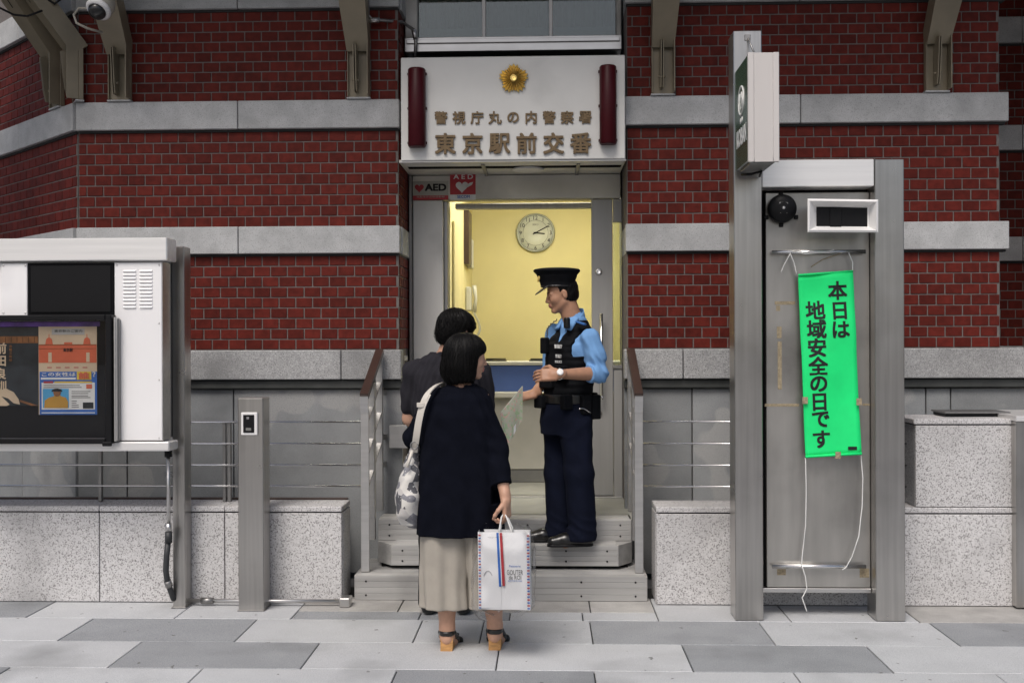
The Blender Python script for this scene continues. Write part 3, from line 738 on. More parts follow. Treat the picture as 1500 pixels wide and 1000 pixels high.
# ------------------------------------------------------------------ canopy arms on the wall, canopy above the frame
def bracket(label, loc, ang, length=1.25):
    """local frame: -y away from the wall"""
    b = thing('canopy_bracket', label, 'bracket', loc, group='canopy brackets on the brick wall', rz=ang); LOCAL.add(b.name)
    box('wall_plate', -.074, .074, -.055, -.023, 0, .36, 'bracket', b, .003)
    box('base_pad', -.08, .08, -.075, -.02, -.012, -.001, 'stone_band', b, .002)
    box('side_flange', .066, .074, -.13, -.056, .003, .40, 'bracket', b, .002)
    box('side_flange', -.074, -.066, -.075, -.056, .003, .40, 'bracket', b, .002)
    for s in (-1, 1):
        mb = MB(); v, f = prism_vf([(-.056, .03), (-.12, .03), (-.135, .1), (-.16, .33), (-.056, .36)], s*.007-.003, s*.007+.003)
        fin = obj('fin', mesh([(p[1]-.012, p[0], p[2]) for p in v], f), 'bracket', b)
    tube('bolt', [(-.035, -.1, .105), (.012, -.1, .105)], .009, 'bracket', b)
    d = Vector((0, -.605, .796)); n = Vector((0, .796, .605))
    p0 = Vector((0, -.09, .30)); p1 = p0+d*length
    def sect(p, w, h): return [p+Vector((sx*w/2, 0, 0))+n*h*k for sx, k in ((-1, 0), (1, 0), (1, 1), (-1, 1))]
    v = sect(p0, .148, .12)+sect(p1, .24, .12)
    obj('arm', mesh(v, [(0, 1, 2, 3), (7, 6, 5, 4), (1, 0, 4, 5), (2, 1, 5, 6), (3, 2, 6, 7), (0, 3, 7, 4)]), 'bracket', b)
    for t_ in (.33, .5, .7):
        q = p0+d*t_*length*1.0-n*.0015
        obj('slot', mesh([q+Vector((-.006, 0, 0)), q+Vector((.006, 0, 0)), q+d*.08+Vector((.006, 0, 0)), q+d*.08+Vector((-.006, 0, 0))], [(0, 1, 2, 3)]), 'black_matte', b)
    box('gutter_plate', -.11, -.076, -.2, -.03, .02, 1.2, 'moulding', b, .004) if False else None
    return b
zb = BANDS[2][1]+.014
bracket('beige canopy bracket left of the entrance sign', (X(527, 6.85), YB, zb), 0)
bracket('beige canopy bracket right of the entrance sign', (X(972, 6.85), YB, zb), 0)
bracket('beige canopy bracket at the far right end of the wall', (X(1373, 6.85), YB, zb), 0)
b3 = bracket('beige canopy bracket under the dome camera, nearest the left corner', (X(177, 6.85), YB, zb), 0)
bracket('beige canopy bracket set diagonally on the corner, middle of the left three', (X(122, 6.85), YB-.0, zb), R(-58))
pc = Vector((xL0, YB, 0))-ca*.26
bracket('beige canopy bracket on the angled wall, leftmost', (pc.x, pc.y, zb), R(-42))
cn = thing('canopy', 'dark flat canopy deck carried by the brackets above the wall', 'canopy', (0, 6, 4.3))
box('deck', -5.5, 4.2, 5.75, 6.86, 4.5, 4.55, 'bracket', cn, .004)
box('front_beam', -5.5, 4.2, 5.68, 5.75, 4.42, 4.6, 'bracket', cn, .004)
# dome camera under the left bracket
dm = thing('dome_camera', 'white dome security camera hanging under the left canopy bracket', 'camera', W(145, 18, 6.35))
dc = W(145, 13, 6.35)
ax = Vector((-.12, -.62, -.78))
lathe('housing', dc-ax.normalized()*.05, ax, [(.06, -.06), (.075, -.03), (.08, .0), (.08, .03), (.068, .05), (.06, .055)], 'cable', dm)
lathe('ring', dc-ax.normalized()*.001, ax, [(.076, 0), (.078, .012), (.064, .03), (.058, .03)], 'white_paint', dm)
nd = 10
lathe('dome', dc+ax.normalized()*.026, ax, [(.056*math.cos(k/nd*math.pi/2), .05*math.sin(k/nd*math.pi/2)) for k in range(nd+1)], 'leather', dm)
lc = W(145, 13, 6.35)
tube('cable', [W(133, 13, 6.36), W(116, 12, 6.4), W(108, 22, 6.4), W(112, 34, 6.4), W(128, 42, 6.42), W(150, 48, 6.5)], .008, 'cable', dm, 8)
lp = thing('cable_loop', 'black cable drooping from the canopy at the left corner', 'cable', W(40, 20, 6.6))
tube('cable', [W(0, 12, 6.6), W(20, 22, 6.6), W(40, 24, 6.6), W(62, 16, 6.6)], .007, 'black', lp, 8)
tube('cable', [W(62, -6, 6.7), W(80, 6, 6.7), W(98, -8, 6.7)], .008, 'black', lp, 8)

# ------------------------------------------------------------------ railings
def railing(label, xs, sgn, xend, loc):
    r = thing('stair_railing', label, 'railing', loc)
    Ys = (6.19, 6.43, 6.74); zb_ = (.155, .305, .437)
    zt_ = (Z(600, 6.19), Z(560, 6.43), Z(520, 6.74))
    for k in range(3):
        if k == 0: box('post', xs-.026, xs+.026, Ys[k]-.006, Ys[k]+.006, zb_[k], zt_[k], 'steel_h', r, .002)
        else: box('post', xs-.022, xs+.022, Ys[k]-.02, Ys[k]+.02, zb_[k], zt_[k], 'steel_h', r, .002)
    a = Vector((xs, 6.17, Z(580, 6.17))); b_ = Vector((xs, 6.76, Z(513.5, 6.76)))
    bar('handrail', a, b_, .052, .035, (1, 0, 0), 'brown_rail', r)
    bar('rail_end', a+Vector((0, -.004, .0)), a+Vector((0, .012, -.1)), .05, .012, (1, 0, 0), 'steel_h', r)
    for k in range(3):
        o_ = Vector((0, .02, -.18-.2*k))
        bar('sloped_bar', a+o_, b_+o_, .03, .008, (1, 0, 0), 'steel_dark', r)
    for py in (617.5, 649.5, 681, 712):
        z = Z(py, 6.2)
        tube('rail_rod', [(xs, 6.2, z), (xend, 6.2, z)], .0062, 'chrome', r, 8)
    for k, (zz) in enumerate(() if sgn < 0 else (Z(525, 6.8), Z(574, 6.8), Z(640, 6.8), Z(680, 6.8))):
        bar('return_bar', (xs, 6.76, zz), (xs+sgn*.12, 7.2, zz), .012, .035 if k < 3 else .03, (1, 0, 0), 'steel_h', r)
    return r
rl = railing('stainless stair railing left of the steps with long thin rods', X(534, 6.19), 1, -4.5, (X(534, 6.19), 6.2, 0))
for px_ in (157, 336, 343):
    x = X(px_, 6.32); box('rod_post', x-.01, x+.01, 6.206, 6.236, .576, Z(617, 6.2), 'steel_dark', rl, .002)
box('clamp_plate', X(570, 6.8), X(597, 6.8), 6.78, 6.8, Z(656, 6.8), Z(622, 6.8), 'steel_h', rl, .004)
rr = railing('stainless stair railing right of the steps with thin rods', X(935, 6.19), -1, X(1340, 6.2), (X(935, 6.19), 6.2, 0))

# ------------------------------------------------------------------ left notice board
YN = 5.72
nb = thing('notice_board', 'large white metal notice board with glazed poster case on the left', 'notice board', (-2.6, 5.9, 0))
xr = X(238, YN); xr2 = X(249, 5.73)
XL = -4.3
def zz(py, px=150, Y=YN): return Z(py, Y, px)
box('cabinet', XL, xr-.003, YN+.012, YN+.115, zz(646), zz(383), 'board_white', nb, .004)
box('top_beam', XL, X(247, YN), YN-.02, YN+.13, zz(383)+.002, zz(349), 'alu_bright', nb, .006)
box('bottom_beam', XL, X(249, YN), YN-.02, YN+.125, zz(660), zz(646)-.002, 'alu_bright', nb, .006)
box('side_strip', xr-.0025, xr+.001, YN+.001, YN+.12, zz(645), zz(385), 'steel_h', nb, .001)
pan = box('vent_panel', X(168, YN), xr-.003, YN, YN+.011, zz(645), zz(385), 'board_white', nb, .003)
mb = MB()
for c0 in (180.5, 204.5):
    for k in range(11):
        zc = zz(396.5+k*5.3); xa, xb = X(c0, YN), X(c0+19.5, YN)
        mb.add([(xa, YN-.0005, zc+.004), (xb, YN-.0005, zc+.004), (xb-.004, YN-.008, zc-.005), (xa+.004, YN-.008, zc-.005), (xa, YN-.0005, zc-.006), (xb, YN-.0005, zc-.006)], [(0, 3, 2, 1), (3, 4, 5, 2), (0, 4, 3), (1, 2, 5)])
mb.build('louvre', 'board_white', pan)
for (qx, qy) in ((171, 388), (233, 388), (233, 473), (233, 556), (233, 641)):
    c = W(qx, qy, YN); lathe('screw', (c.x, YN-.0005, c.z), (0, -1, 0), [(.005, 0), (.004, .003), (0, .0035)], 'steel_h', pan, 10)
lf = box('blank_panel', X(2, YN), X(40, YN), YN, YN+.011, zz(462), zz(385), 'board_white', nb, .003)
for (qx, qy) in ((5, 389), (37, 389), (5, 458), (37, 458)):
    c = W(qx, qy, YN); lathe('screw', (c.x, YN-.0005, c.z), (0, -1, 0), [(.006, 0), (.004, .003), (0, .0035)], 'steel_h', lf, 10)
box('blank_panel', XL, X(-60, YN), YN, YN+.011, zz(645), zz(385), 'board_white', nb, .003)
box('dark_frame', X(41, YN), X(167, YN), YN-.002, YN+.011, zz(462.5), zz(384.5), 'black_matte', nb, .003)
box('dark_screen', X(46, YN), X(163, YN), YN-.006, YN-.003, zz(457), zz(389), 'black', nb, .002)
# poster case
yc0 = YN-.065
case = MB()
cxa, cxb, cza, czb = X(-100, yc0), X(163, yc0), zz(650, Y=yc0), zz(461, Y=yc0)
case.box(cxa, cxb, YN-.012, YN-.003, cza, czb, b=.002)
case.box(cxb-.035, cxb, yc0, YN-.013, cza, czb, b=.004)
case.box(cxa, cxb-.036, yc0, YN-.013, czb-.03, czb, b=.004)
case.box(cxa, cxb-.036, yc0, YN-.013, cza, cza+.03, b=.004)
cs = case.build('poster_case', 'black', nb)
box('hinge_block', X(150, yc0), cxb+.004, yc0-.012, yc0-.001, cza-.012, cza+.012, 'black', cs, .004)
box('case_glass', cxa, cxb-.037, yc0+.006, yc0+.01, cza+.031, czb-.031, 'glass_case', cs, .001)
box('hinge_rail', X(165, yc0), X(168.5, yc0), yc0+.01, YN-.001, zz(645), zz(465), 'steel_h', nb, .003)
box('lock_rail', X(169.5, YN), X(177, YN), YN-.03, YN-.001, zz(645), zz(467), 'steel_dark', nb, .003)
box('lit_strip', cxa, X(148, YN), YN-.0145, YN-.0125, zz(478), zz(471), 'paper_purple', cs, .0005)
# posters inside
yp_ = YN-.016
po = thing('poster', 'poster with red station drawing above blue panel in the case', 'poster', W(100, 605, yp_))
def pr_(name, a, b_, c_, d_, m, parent, lev=1): return box(name, X(a, yp_), X(b_, yp_), yp_-.0012*lev-.0006, yp_-.0012*lev+.0002, zz(d_, Y=yp_), zz(c_, Y=yp_), m, parent, .0002)
pr_('sheet', 56.5, 142, 478, 607, 'paper_cream', po, 0)
pr_('title_bar', 76, 124, 481, 490, 'steel_dull', po)
text('lettering', '東京駅のご案内', W(100, 484.5, yp_-.0035), .05, 'ink', po, 0, .002, fitw=.16, fith=.015)
b_ = pr_('station_facade', 57, 141.5, 504, 531, 'paper_orange', po)
pr_('station_gable', 94, 106, 501, 504, 'paper_orange', po)
for cxp in (72, 127.5):
    dome = [(X(cxp-5.5, yp_), zz(504, Y=yp_))]+[(X(cxp-4.6*math.cos(k/8*math.pi), yp_), zz(499-5*math.sin(k/8*math.pi), Y=yp_)) for k in range(9)]+[(X(cxp+5.5, yp_), zz(504, Y=yp_))]
    prism('station_dome', dome[::-1], yp_-.0022, yp_-.0008, 'paper_orange', po)
    pr_('station_gate', cxp-1, cxp+4, 516, 530, 'paper_cream', po, 2)
    pr_('spire', cxp-.5, cxp+.5, 489, 495, 'paper_orange', po)
pr_('roof_line', 57, 141.5, 504, 505, 'paper_brown', po, 2); pr_('roof_line', 57, 141.5, 510, 510.6, 'paper_brown', po, 2)
text('lettering', '東京駅', W(99.5, 512.3, yp_-.0045), .05, 'ink', po, .02, .002, fitw=.055, fith=.02)
for k in range(5): pr_('route_dash', 69+k*13, 76+k*13, 537.3, 538.6, 'paper_red', po)
pr_('blue_panel', 58, 142, 544, 607, 'paper_blue', po)
text('lettering', 'この女性は', W(86, 548, yp_-.0045), .05, 'paper_white', po, .02, .002, fitw=.195, fith=.022)
pr_('yellow_tag', 112.5, 134, 544, 556, 'paper_yellow', po, 2)
text('lettering', '誰', W(123, 550, yp_-.0055), .05, 'paper_orange', po, .03, .002, fitw=.062, fith=.04)
text('lettering', '？', W(137.5, 548, yp_-.0045), .05, 'paper_white', po, .02, .002, fith=.028, fitw=.018)
pr_('text_line', 60, 111, 552.5, 555.5, 'paper_white', po, 2)
pr_('text_sheet', 61, 139, 560, 599.5, 'paper_white', po, 2)
pr_('red_tag', 64, 78, 558, 561, 'paper_red', po, 3); pr_('yellow_line', 80, 135, 558.3, 560.5, 'paper_yellow', po, 3)
pr_('picture', 63, 101, 569, 597, 'sky_blue', po, 3)
bust = [(65, 597), (66, 586), (72, 582), (79, 580), (80, 578), (88, 578), (90, 580), (97, 582), (100, 588), (100, 597)]
prism('picture_figure', [(X(a, yp_), zz(q, Y=yp_)) for a, q in bust], yp_-.0056, yp_-.0046, 'ochre', po)
prism('picture_figure', [(X(84+5.5*math.cos(k/12*2*math.pi), yp_), zz(574.5-6*math.sin(k/12*2*math.pi), Y=yp_)) for k in range(12)], yp_-.0066, yp_-.0057, 'paper_brown', po)
prism('picture_figure', [(X(84+8*math.cos(k/10*math.pi), yp_), zz(573-4.5*math.sin(k/10*math.pi), Y=yp_)) for k in range(11)], yp_-.0074, yp_-.0067, 'ink', po)
for k, yy in enumerate((564, 567, 573, 576, 579.5, 582, 587, 590, 593, 596)):
    xx0 = 64 if k < 2 else 105; xx1 = 122 if k < 2 else (134 if k < 6 else 118)
    pr_('text_line', xx0, xx1-random.uniform(0, 6), yy-.6, yy+.5, 'kick', po, 3)
pr_('picture', 126.5, 135, 562.5, 569, 'paper_orange', po, 3); pr_('picture', 121.5, 137, 589, 598, 'paper_dark', po, 3)
pr_('text_line', 61, 139, 603.5, 604.8, 'paper_white', po, 3)
p2 = thing('poster', 'dark poster with white vertical characters at the left edge of the case', 'poster', W(28, 593, yp_))
pr_('sheet', -70, 56, 479, 594, 'paper_dark', p2, 0)
pr_('brown_band', -70, 55.9, 492, 502, 'paper_brown', p2)
for k in range(14): pr_('fret_line', -60+k*8.5, -59.5+k*8.5, 493, 501, 'black', p2, 2)
for k, ch in enumerate('前田良訓'): text('letter', ch, W(1.5, 510+k*18.5, yp_-.003), .066, 'paper_cream', p2, .02, .002)
for k, ch in enumerate('津軽三味線'): text('letter', ch, W(15.5, 507+k*5, yp_-.003), .017, 'paper_brown', p2, .02, .002)
prism('curved_shape', [(X(a, yp_), zz(q, Y=yp_)) for a, q in ((-20, 594), (-20, 580), (8, 568), (20, 574), (27, 584), (29, 592), (20, 590), (12, 583), (2, 580), (8, 586), (14, 592), (10, 594))], yp_-.0028, yp_-.001, 'paper_cream', p2)
prism('brown_streak', [(X(a, yp_), zz(q, Y=yp_)) for a, q in ((29, 585), (55.5, 593.5), (46, 593.8), (29, 588))], yp_-.0028, yp_-.001, 'paper_brown', p2)
# its posts
YQ = 5.92
pz = Z(361, YQ, 262)
box('post', X(252, YQ), X(270, YQ), YQ, YQ+.11, .002, pz, 'steel', nb, .003)
box('post', -4.42, -4.34, YQ, YQ+.11, .002, pz, 'steel', nb, .003)
box('post_arm', X(225, YQ)-.02, X(252, YQ)-.001, YQ-.07, YQ+.06, zz(640, Y=YQ), zz(380, Y=YQ), 'steel_dark', nb, .003)
box('post_foot', X(250, YQ), X(272, YQ), YQ-.012, YQ+.122, .001, .006, 'steel_dark', nb, .001)

# conduit under the notice board
cd = thing('cable_conduit', 'grey conduit with black flexible hose under the notice board', 'pipe', W(246, 880, 5.86))
cx0 = X(246, 5.85)
tube('pipe', [(cx0, 5.85, Z(662, 5.85)), (cx0, 5.85, Z(775, 5.85))], .011, 'steel_h', cd)
tube('coupling', [(cx0, 5.85, Z(660, 5.85)), (cx0, 5.85, Z(669, 5.85))], .022, 'black', cd)
for q in (693, 699): tube('clip', [(cx0-.022, 5.85, Z(q, 5.85)), (cx0+.022, 5.85, Z(q, 5.85))], .008, 'steel_dark', cd)
tube('coupling', [(cx0, 5.85, Z(768, 5.85)), (cx0, 5.85, Z(780, 5.85))], .018, 'steel_h', cd)
tube('coupling', [(cx0, 5.85, Z(780, 5.85)), (cx0, 5.85, Z(796, 5.85))], .021, 'rubber', cd)
tube('flexible_hose', [W(246, 795, 5.85), W(244, 815, 5.85), W(243, 835, 5.85), W(245, 850, 5.86), W(249, 862, 5.88), W(254, 876, 5.92), (X(258, 5.96), 5.97, .03)], .017, 'rubber', cd)
tube('coupling', [W(245, 850, 5.86), W(248, 858, 5.875)], .022, 'steel_dark', cd)
zp_ = .03
tube('ground_pipe', [(X(258, 5.97), 5.975, zp_), (X(502, 5.97), 5.975, zp_)], .012, 'steel_h', cd)
tube('pipe_joint', [(X(293, 5.97), 5.975, zp_), (X(311, 5.97), 5.975, zp_)], .019, 'steel_dark', cd)
box('pipe_box', X(496, 5.95), X(511, 5.95), 5.94, 6.03, .003, .055, 'steel_h', cd, .004)

# intercom post
YI = 5.86
ip = thing('intercom_post', 'waist high stainless steel post with an intercom plate', 'post', (X(366, YI), YI, 0))
box('post', X(348, YI), X(385, YI), YI, YI+.14, .002, Z(583, YI, 366), 'steel', ip, .004)
box('post_foot', X(346.5, YI), X(386.5, YI), YI-.008, YI+.148, .001, .005, 'steel_dark', ip, .001)
ic = box('intercom_plate', X(353.5, YI), X(377.5, YI), YI-.014, YI-.001, Z(637, YI, 366), Z(603.5, YI, 366), 'white_paint', ip, .004)
box('black_face', X(357, YI), X(373, YI), YI-.019, YI-.0145, Z(633, YI, 366), Z(607, YI, 366), 'black', ic, .003)
box('lens', X(362, YI), X(366, YI), YI-.022, YI-.0195, Z(613.5, YI, 366), Z(610, YI, 366), 'chrome', ic, .001)
box('button', X(361, YI), X(369, YI), YI-.021, YI-.0195, Z(630, YI, 366), Z(626, YI, 366), 'kick', ic, .001)

# ------------------------------------------------------------------ steel board on the right
YK = 5.71
kb = thing('steel_board', 'tall stainless steel board frame holding the green banner', 'board', (2.0, YK, 0))
xa, xb, xc, xd = X(1076, YK), X(1117, YK), X(1282, YK), X(1325, YK)
box('post', xa, xb, YK, YK+.16, .002, Z(45, YK, 1096), 'steel', kb, .004)
box('post', xc, xd, YK, YK+.16, .002, Z(233, YK, 1300), 'steel', kb, .004)
box('top_beam', xb+.001, xc-.001, YK+.004, YK+.15, Z(273, YK, 1200), Z(233.5, YK, 1200), 'alu_bright', kb, .004)
yk2 = YK+.09
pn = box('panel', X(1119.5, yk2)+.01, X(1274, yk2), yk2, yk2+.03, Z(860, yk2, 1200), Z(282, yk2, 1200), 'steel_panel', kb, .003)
box('panel_backing', xb+.001, xc-.001, yk2+.031, yk2+.05, .14, Z(273, YK, 1200)-.002, 'black_matte', kb, .002)
box('bottom_rail', xb+.001, xc-.001, yk2-.012, yk2+.03, Z(866, yk2, 1200)-.004, Z(860, yk2, 1200)-.002, 'steel_h', kb, .003)
for (pa, pb, py) in ((1131, 1268, 369), (1130, 1267, 829)):
    yy = yk2-.03; z = Z(py, yy, 1200)
    rod = tube('rod', [(X(pa, yy), yy, z), (X(pb, yy), yy, z)], .0115, 'chrome', kb, 14)
    for q in (pa+22, pb-22): tube('rod_stand_off', [(X(q, yy), yy, z), (X(q, yy), yk2+.001, z)], .006, 'steel_dark', rod, 8)
for k, (a, b_, c_, d_) in enumerate(((1135, 1165, 441, 446), (1137, 1143, 447, 455), (1138, 1145, 478, 495), (1139, 1145, 500, 570), (1120, 1170, 591, 595), (1263, 1274, 591, 594), (1137, 1150, 833, 842), (1258, 1272, 832, 845))):
    box('tape_residue', X(a, yk2), X(b_, yk2), yk2-.0012, yk2-.0002, Z(d_, yk2, 1200), Z(c_, yk2, 1200), 'tape', pn, .0003)
box('hook_plate', X(1092, YK), X(1101, YK), YK-.006, YK-.001, Z(60, YK, 1096), Z(51, YK, 1096), 'steel_dark', kb, .002)
tube('hook_wire', [W(1096, 56, YK-.01), W(1099, 64, YK-.03), W(1104, 76, YK-.08)], .005, 'steel_dark', kb, 6)
# alarm bell
bc = W(1145, 306, yk2-.02)
bl = thing('alarm_bell', 'round black alarm bell on the steel board', 'bell', (bc.x, yk2, bc.z-.08))
rb = 20.5/1500*yk2
lathe('gong', (bc.x, yk2-.001, bc.z), (0, -1, 0), [(rb*.8, 0), (rb*.9, .012), (rb, .018), (rb, .04), (rb*.93, .055), (rb*.6, .066), (rb*.3, .07), (0, .07)], 'black', bl, 40)
lathe('centre_screw', (bc.x, yk2-.071, bc.z), (0, -1, 0), [(.009, 0), (.008, .005), (0, .006)], 'steel_h', bl, 14)
text('lettering', '非常ベル', (bc.x, yk2-.0695, bc.z+.026), .05, 'paper_white', bl, .0, .004, fitw=.05, fith=.012)
text('lettering', '24V  DC', (bc.x, yk2-.0695, bc.z-.026), .05, 'steel_dull', bl, .0, .004, fitw=.04, fith=.008)
for (ox, oz) in ((-.083, -.045), (.083, -.045), (0, .088), (0, -.088)):
    box('mounting_ear', bc.x+ox-.012, bc.x+ox+.012, yk2-.012, yk2-.001, bc.z+oz-.012, bc.z+oz+.012, 'black', bl, .003)
# loudspeaker horn
lo_ = W(1235, 316, 5.62)
ls = thing('loudspeaker', 'rectangular white horn loudspeaker with dark mouth on the steel board', 'loudspeaker', (lo_.x, yk2, lo_.z-.1))
def ringq(a, b_, c_, d_, y): return [W(a, c_, y), W(b_, c_+1.5, y), W(b_, d_+.5, y), W(a, d_, y)]
yy = 5.60
r0 = ringq(1183, 1286.5, 291, 340, yy); r1 = ringq(1186, 1283.5, 294, 337, yy-.006); r2 = ringq(1195, 1273, 302, 332, yy+.05); r3 = ringq(1196, 1270, 303, 331, yy+.055)
v = r0+r1+r2+r3; f = []
for k in range(3):
    for i in range(4): j = (i+1) % 4; f.append((k*4+i, k*4+j, (k+1)*4+j, (k+1)*4+i))
rb0 = ringq(1198, 1270, 303, 330, yk2-.02); v += rb0
for i in range(4): j = (i+1) % 4; f.append((j, i, 16+i, 16+j))
f.append((16, 17, 18, 19))
obj('horn', mesh(v, f), 'white_paint', ls)
g0 = ringq(1196, 1270.5, 303, 331.5, yy+.052)
obj('mouth', mesh(g0+[p+Vector((0, .06, 0)) for p in g0], [(3, 2, 1, 0), (4, 5, 6, 7), (0, 1, 5, 4), (2, 3, 7, 6), (1, 2, 6, 5), (3, 0, 4, 7)]), 'black', ls)
box('divider', X(1220, yy), X(1237, yy), yy+.045, yy+.051, Z(331, yy, 1230), Z(304, yy, 1230), 'black', ls, .002)
box('wall_mount', lo_.x-.05, lo_.x+.05, yk2-.021, yk2-.001, lo_.z-.05, lo_.z+.05, 'steel_dark', ls, .003)
# green banner
yg = YK+.035
bn = thing('green_banner', 'bright green cloth banner with two columns of black characters', 'banner', W(1216, 668, yg))
nu, nv = 12, 30
TLp, TRp, BRp, BLp = W(1169.5, 403, yg), W(1250, 397, yg), W(1261.5, 665, yg), W(1180, 670, yg)
def bpt(u, v):
    p = (TLp*(1-u)+TRp*u)*(1-v)+(BLp*(1-u)+BRp*u)*v
    p.y += .006*math.sin(v*9+u*2)+.004*math.sin(u*7+v*4)+.004*math.sin(v*23-u*3)*(1-v)
    return p
vv = []; ff = []
for side in (0, 1):
    for j in range(nv+1):
        for i in range(nu+1): q = bpt(i/nu, j/nv); q.y += .0016*side; vv.append(q)
nn = (nu+1)*(nv+1)
for j in range(nv):
    for i in range(nu):
        a = j*(nu+1)+i; ff.append((a+nu+1, a+nu+2, a+1, a)); ff.append((nn+a, nn+a+1, nn+a+nu+2, nn+a+nu+1))
for i in range(nu):
    ff.append((i, i+1, nn+i+1, nn+i)); a = nv*(nu+1)+i; ff.append((nn+a, nn+a+1, a+1, a))
for j in range(nv):
    a = j*(nu+1); ff.append((nn+a, nn+a+nu+1, a+nu+1, a)); a += nu; ff.append((a, a+nu+1, nn+a+nu+1, nn+a))
obj('cloth', mesh(vv, ff), 'green_cloth', bn, True)
tube('top_batten', [bpt(0, 0), bpt(.5, 0), bpt(1, 0)], .006, 'green_cloth', bn, 8)
tube('bottom_batten', [bpt(0, .995), bpt(.5, .995), bpt(1, .995)], .008, 'green_cloth', bn, 8)
upb = (TLp-BLp).normalized(); upb.y = 0; upb.normalize(); rtb = Vector((upb.z, 0, -upb.x))
for (ch, px_, py_) in [('本', 1227, 425.5), ('日', 1230, 455), ('は', 1231.5, 482.5), ('地', 1194.5, 454), ('域', 1196, 482), ('安', 1196.5, 509), ('全', 1198, 535.5), ('の', 1199, 562), ('日', 1200.5, 588.5), ('で', 1202.5, 614), ('す', 1203.5, 643)]:
    c = W(px_, py_, yg); lt_ = text('letter', ch, (c.x, 0, c.z), .108, 'ink', bn, .026, .004, right=rtb, up=upb)
    for vx in lt_.data.vertices:                           # printed on the cloth: each point lies on its wave
        v_ = (TLp.z-vx.co.z)/(TLp.z-BLp.z); xl = TLp.x+(BLp.x-TLp.x)*v_; xr_ = TRp.x+(BRp.x-TRp.x)*v_; u_ = (vx.co.x-xl)/(xr_-xl)
        vx.co.y = bpt(u_, (vx.co.z-(TLp.z+(TRp.z-TLp.z)*u_))/((BLp.z+(BRp.z-BLp.z)*u_)-(TLp.z+(TRp.z-TLp.z)*u_))).y-.0016+vx.co.y*.4
box('blot', X(1241, yg), X(1254, yg), yg-.011, yg-.009, Z(658.5, yg, 1247), Z(653.5, yg, 1247), 'ink', bn, .0005)
for (a, c_) in ((1178, 586), (1257, 588), (1226, 666)):
    box('tape', X(a-4, yg), X(a+4, yg), yg-.016, yg-.0145, Z(c_+5, yg, a), Z(c_-5, yg, a), 'tape', bn, .0004)
for pth in ([(1158, 371), (1149, 387), (1144, 399)], [(1157, 370), (1163, 385), (1167, 402)], [(1158, 367), (1180, 372), (1210, 369), (1222, 366)], [(1243, 370), (1249, 384), (1249, 398)],
            [(1180, 670), (1181, 720), (1180, 770), (1175, 815), (1174, 829)], [(1175, 829), (1180, 845), (1182, 862), (1175, 875), (1178, 884), (1182, 895)], [(1261, 665), (1264, 700), (1263, 740), (1258, 785), (1248, 815), (1239, 831), (1234, 834)]):
    s_ = []
    P_ = [W(a, b_, yk2-.042) for a, b_ in pth]
    for i in range(len(P_)-1):
        for t in range(5): s_.append(P_[i].lerp(P_[i+1], t/5))
    s_.append(P_[-1]); tube('cord', s_, .0032, 'string', bn, 6)
for (a, b_) in ((1224, 374),): tube('wire', [W(1232, 371, yk2-.045), W(1205, 380, yk2-.04), W(1188, 391, yk2-.04)], .003, 'tape', bn, 6)

# projecting sign on the tall post
kn = YK-.375
xg0, xg1 = X(1097, kn), X(1142.5, kn)
zk0, zk1 = Z(237, kn, 1120), Z(77.5, kn, 1120)
kp = thing('projecting_sign', 'flat box sign with green faces projecting from the tall steel post', 'sign', ((xg0+xg1)/2, kn, zk0))
box('sign_body', xg0+.006, xg1-.006, kn+.003, YK-.003, zk0+.02, zk1, 'board_white', kp, .004)
for (a, b_) in ((xg0, xg0+.03), (xg1-.03, xg1)): box('edge_trim', a, b_, kn-.003, kn+.02, zk0, zk1+.002, 'sign_edge', kp, .002)
box('edge_panel', xg0+.032, xg1-.032, kn, kn+.002, zk0, zk1+.001, 'sign_edge', kp, .0005)
gp = box('green_face', xg0+.001, xg0+.005, kn+.022, YK-.005, zk0+.012, zk1-.006, 'sign_green', kp, .001)
box('green_face', xg1-.005, xg1-.001, kn+.022, YK-.005, zk0+.012, zk1-.006, 'sign_green', kp, .001)
zz_ = zk0+.17; ym = (kn+YK)/2
text('lettering', 'KOBAN', (xg0-.0005, ym-.005, zz_), .1, 'white', gp, .02, .004, right=(0, -1, 0), fitw=.27, fith=.095)
ring = []
for k in range(33): a = k/32*2*math.pi; ring.append((xg0, ym+.07*math.cos(a), zk0+.36+.075*math.sin(a)))
tube('logo_ring', ring, .005, 'paper_white', gp, 6)
for s in (-1, 1):
    tube('logo_figure', [(xg0, ym+s*.02, zk0+.40), (xg0, ym+s*.045, zk0+.36), (xg0, ym+s*.02, zk0+.315)], .006, 'paper_white', gp, 6)
    lathe('logo_head', (xg0+.001, ym+s*.02, zk0+.255), (-1, 0, 0), [(.016, 0), (.016, .002), (0, .0025)], 'paper_white', gp, 16)
mb = MB(); mb.box(xg0+.02, xg1-.02, kn+.05, YK-.05, zk0-.001, zk0+.019, b=.003)
mb.build('underside', 'steel_dark', kp)
tube('under_cable', [(xg0+.03, YK-.04, zk0-.012), (xg0+.07, YK-.1, zk0-.02), (xg1-.04, YK-.12, zk0-.008), (xg1-.03, YK-.03, zk0-.02)], .007, 'black', kp, 8)

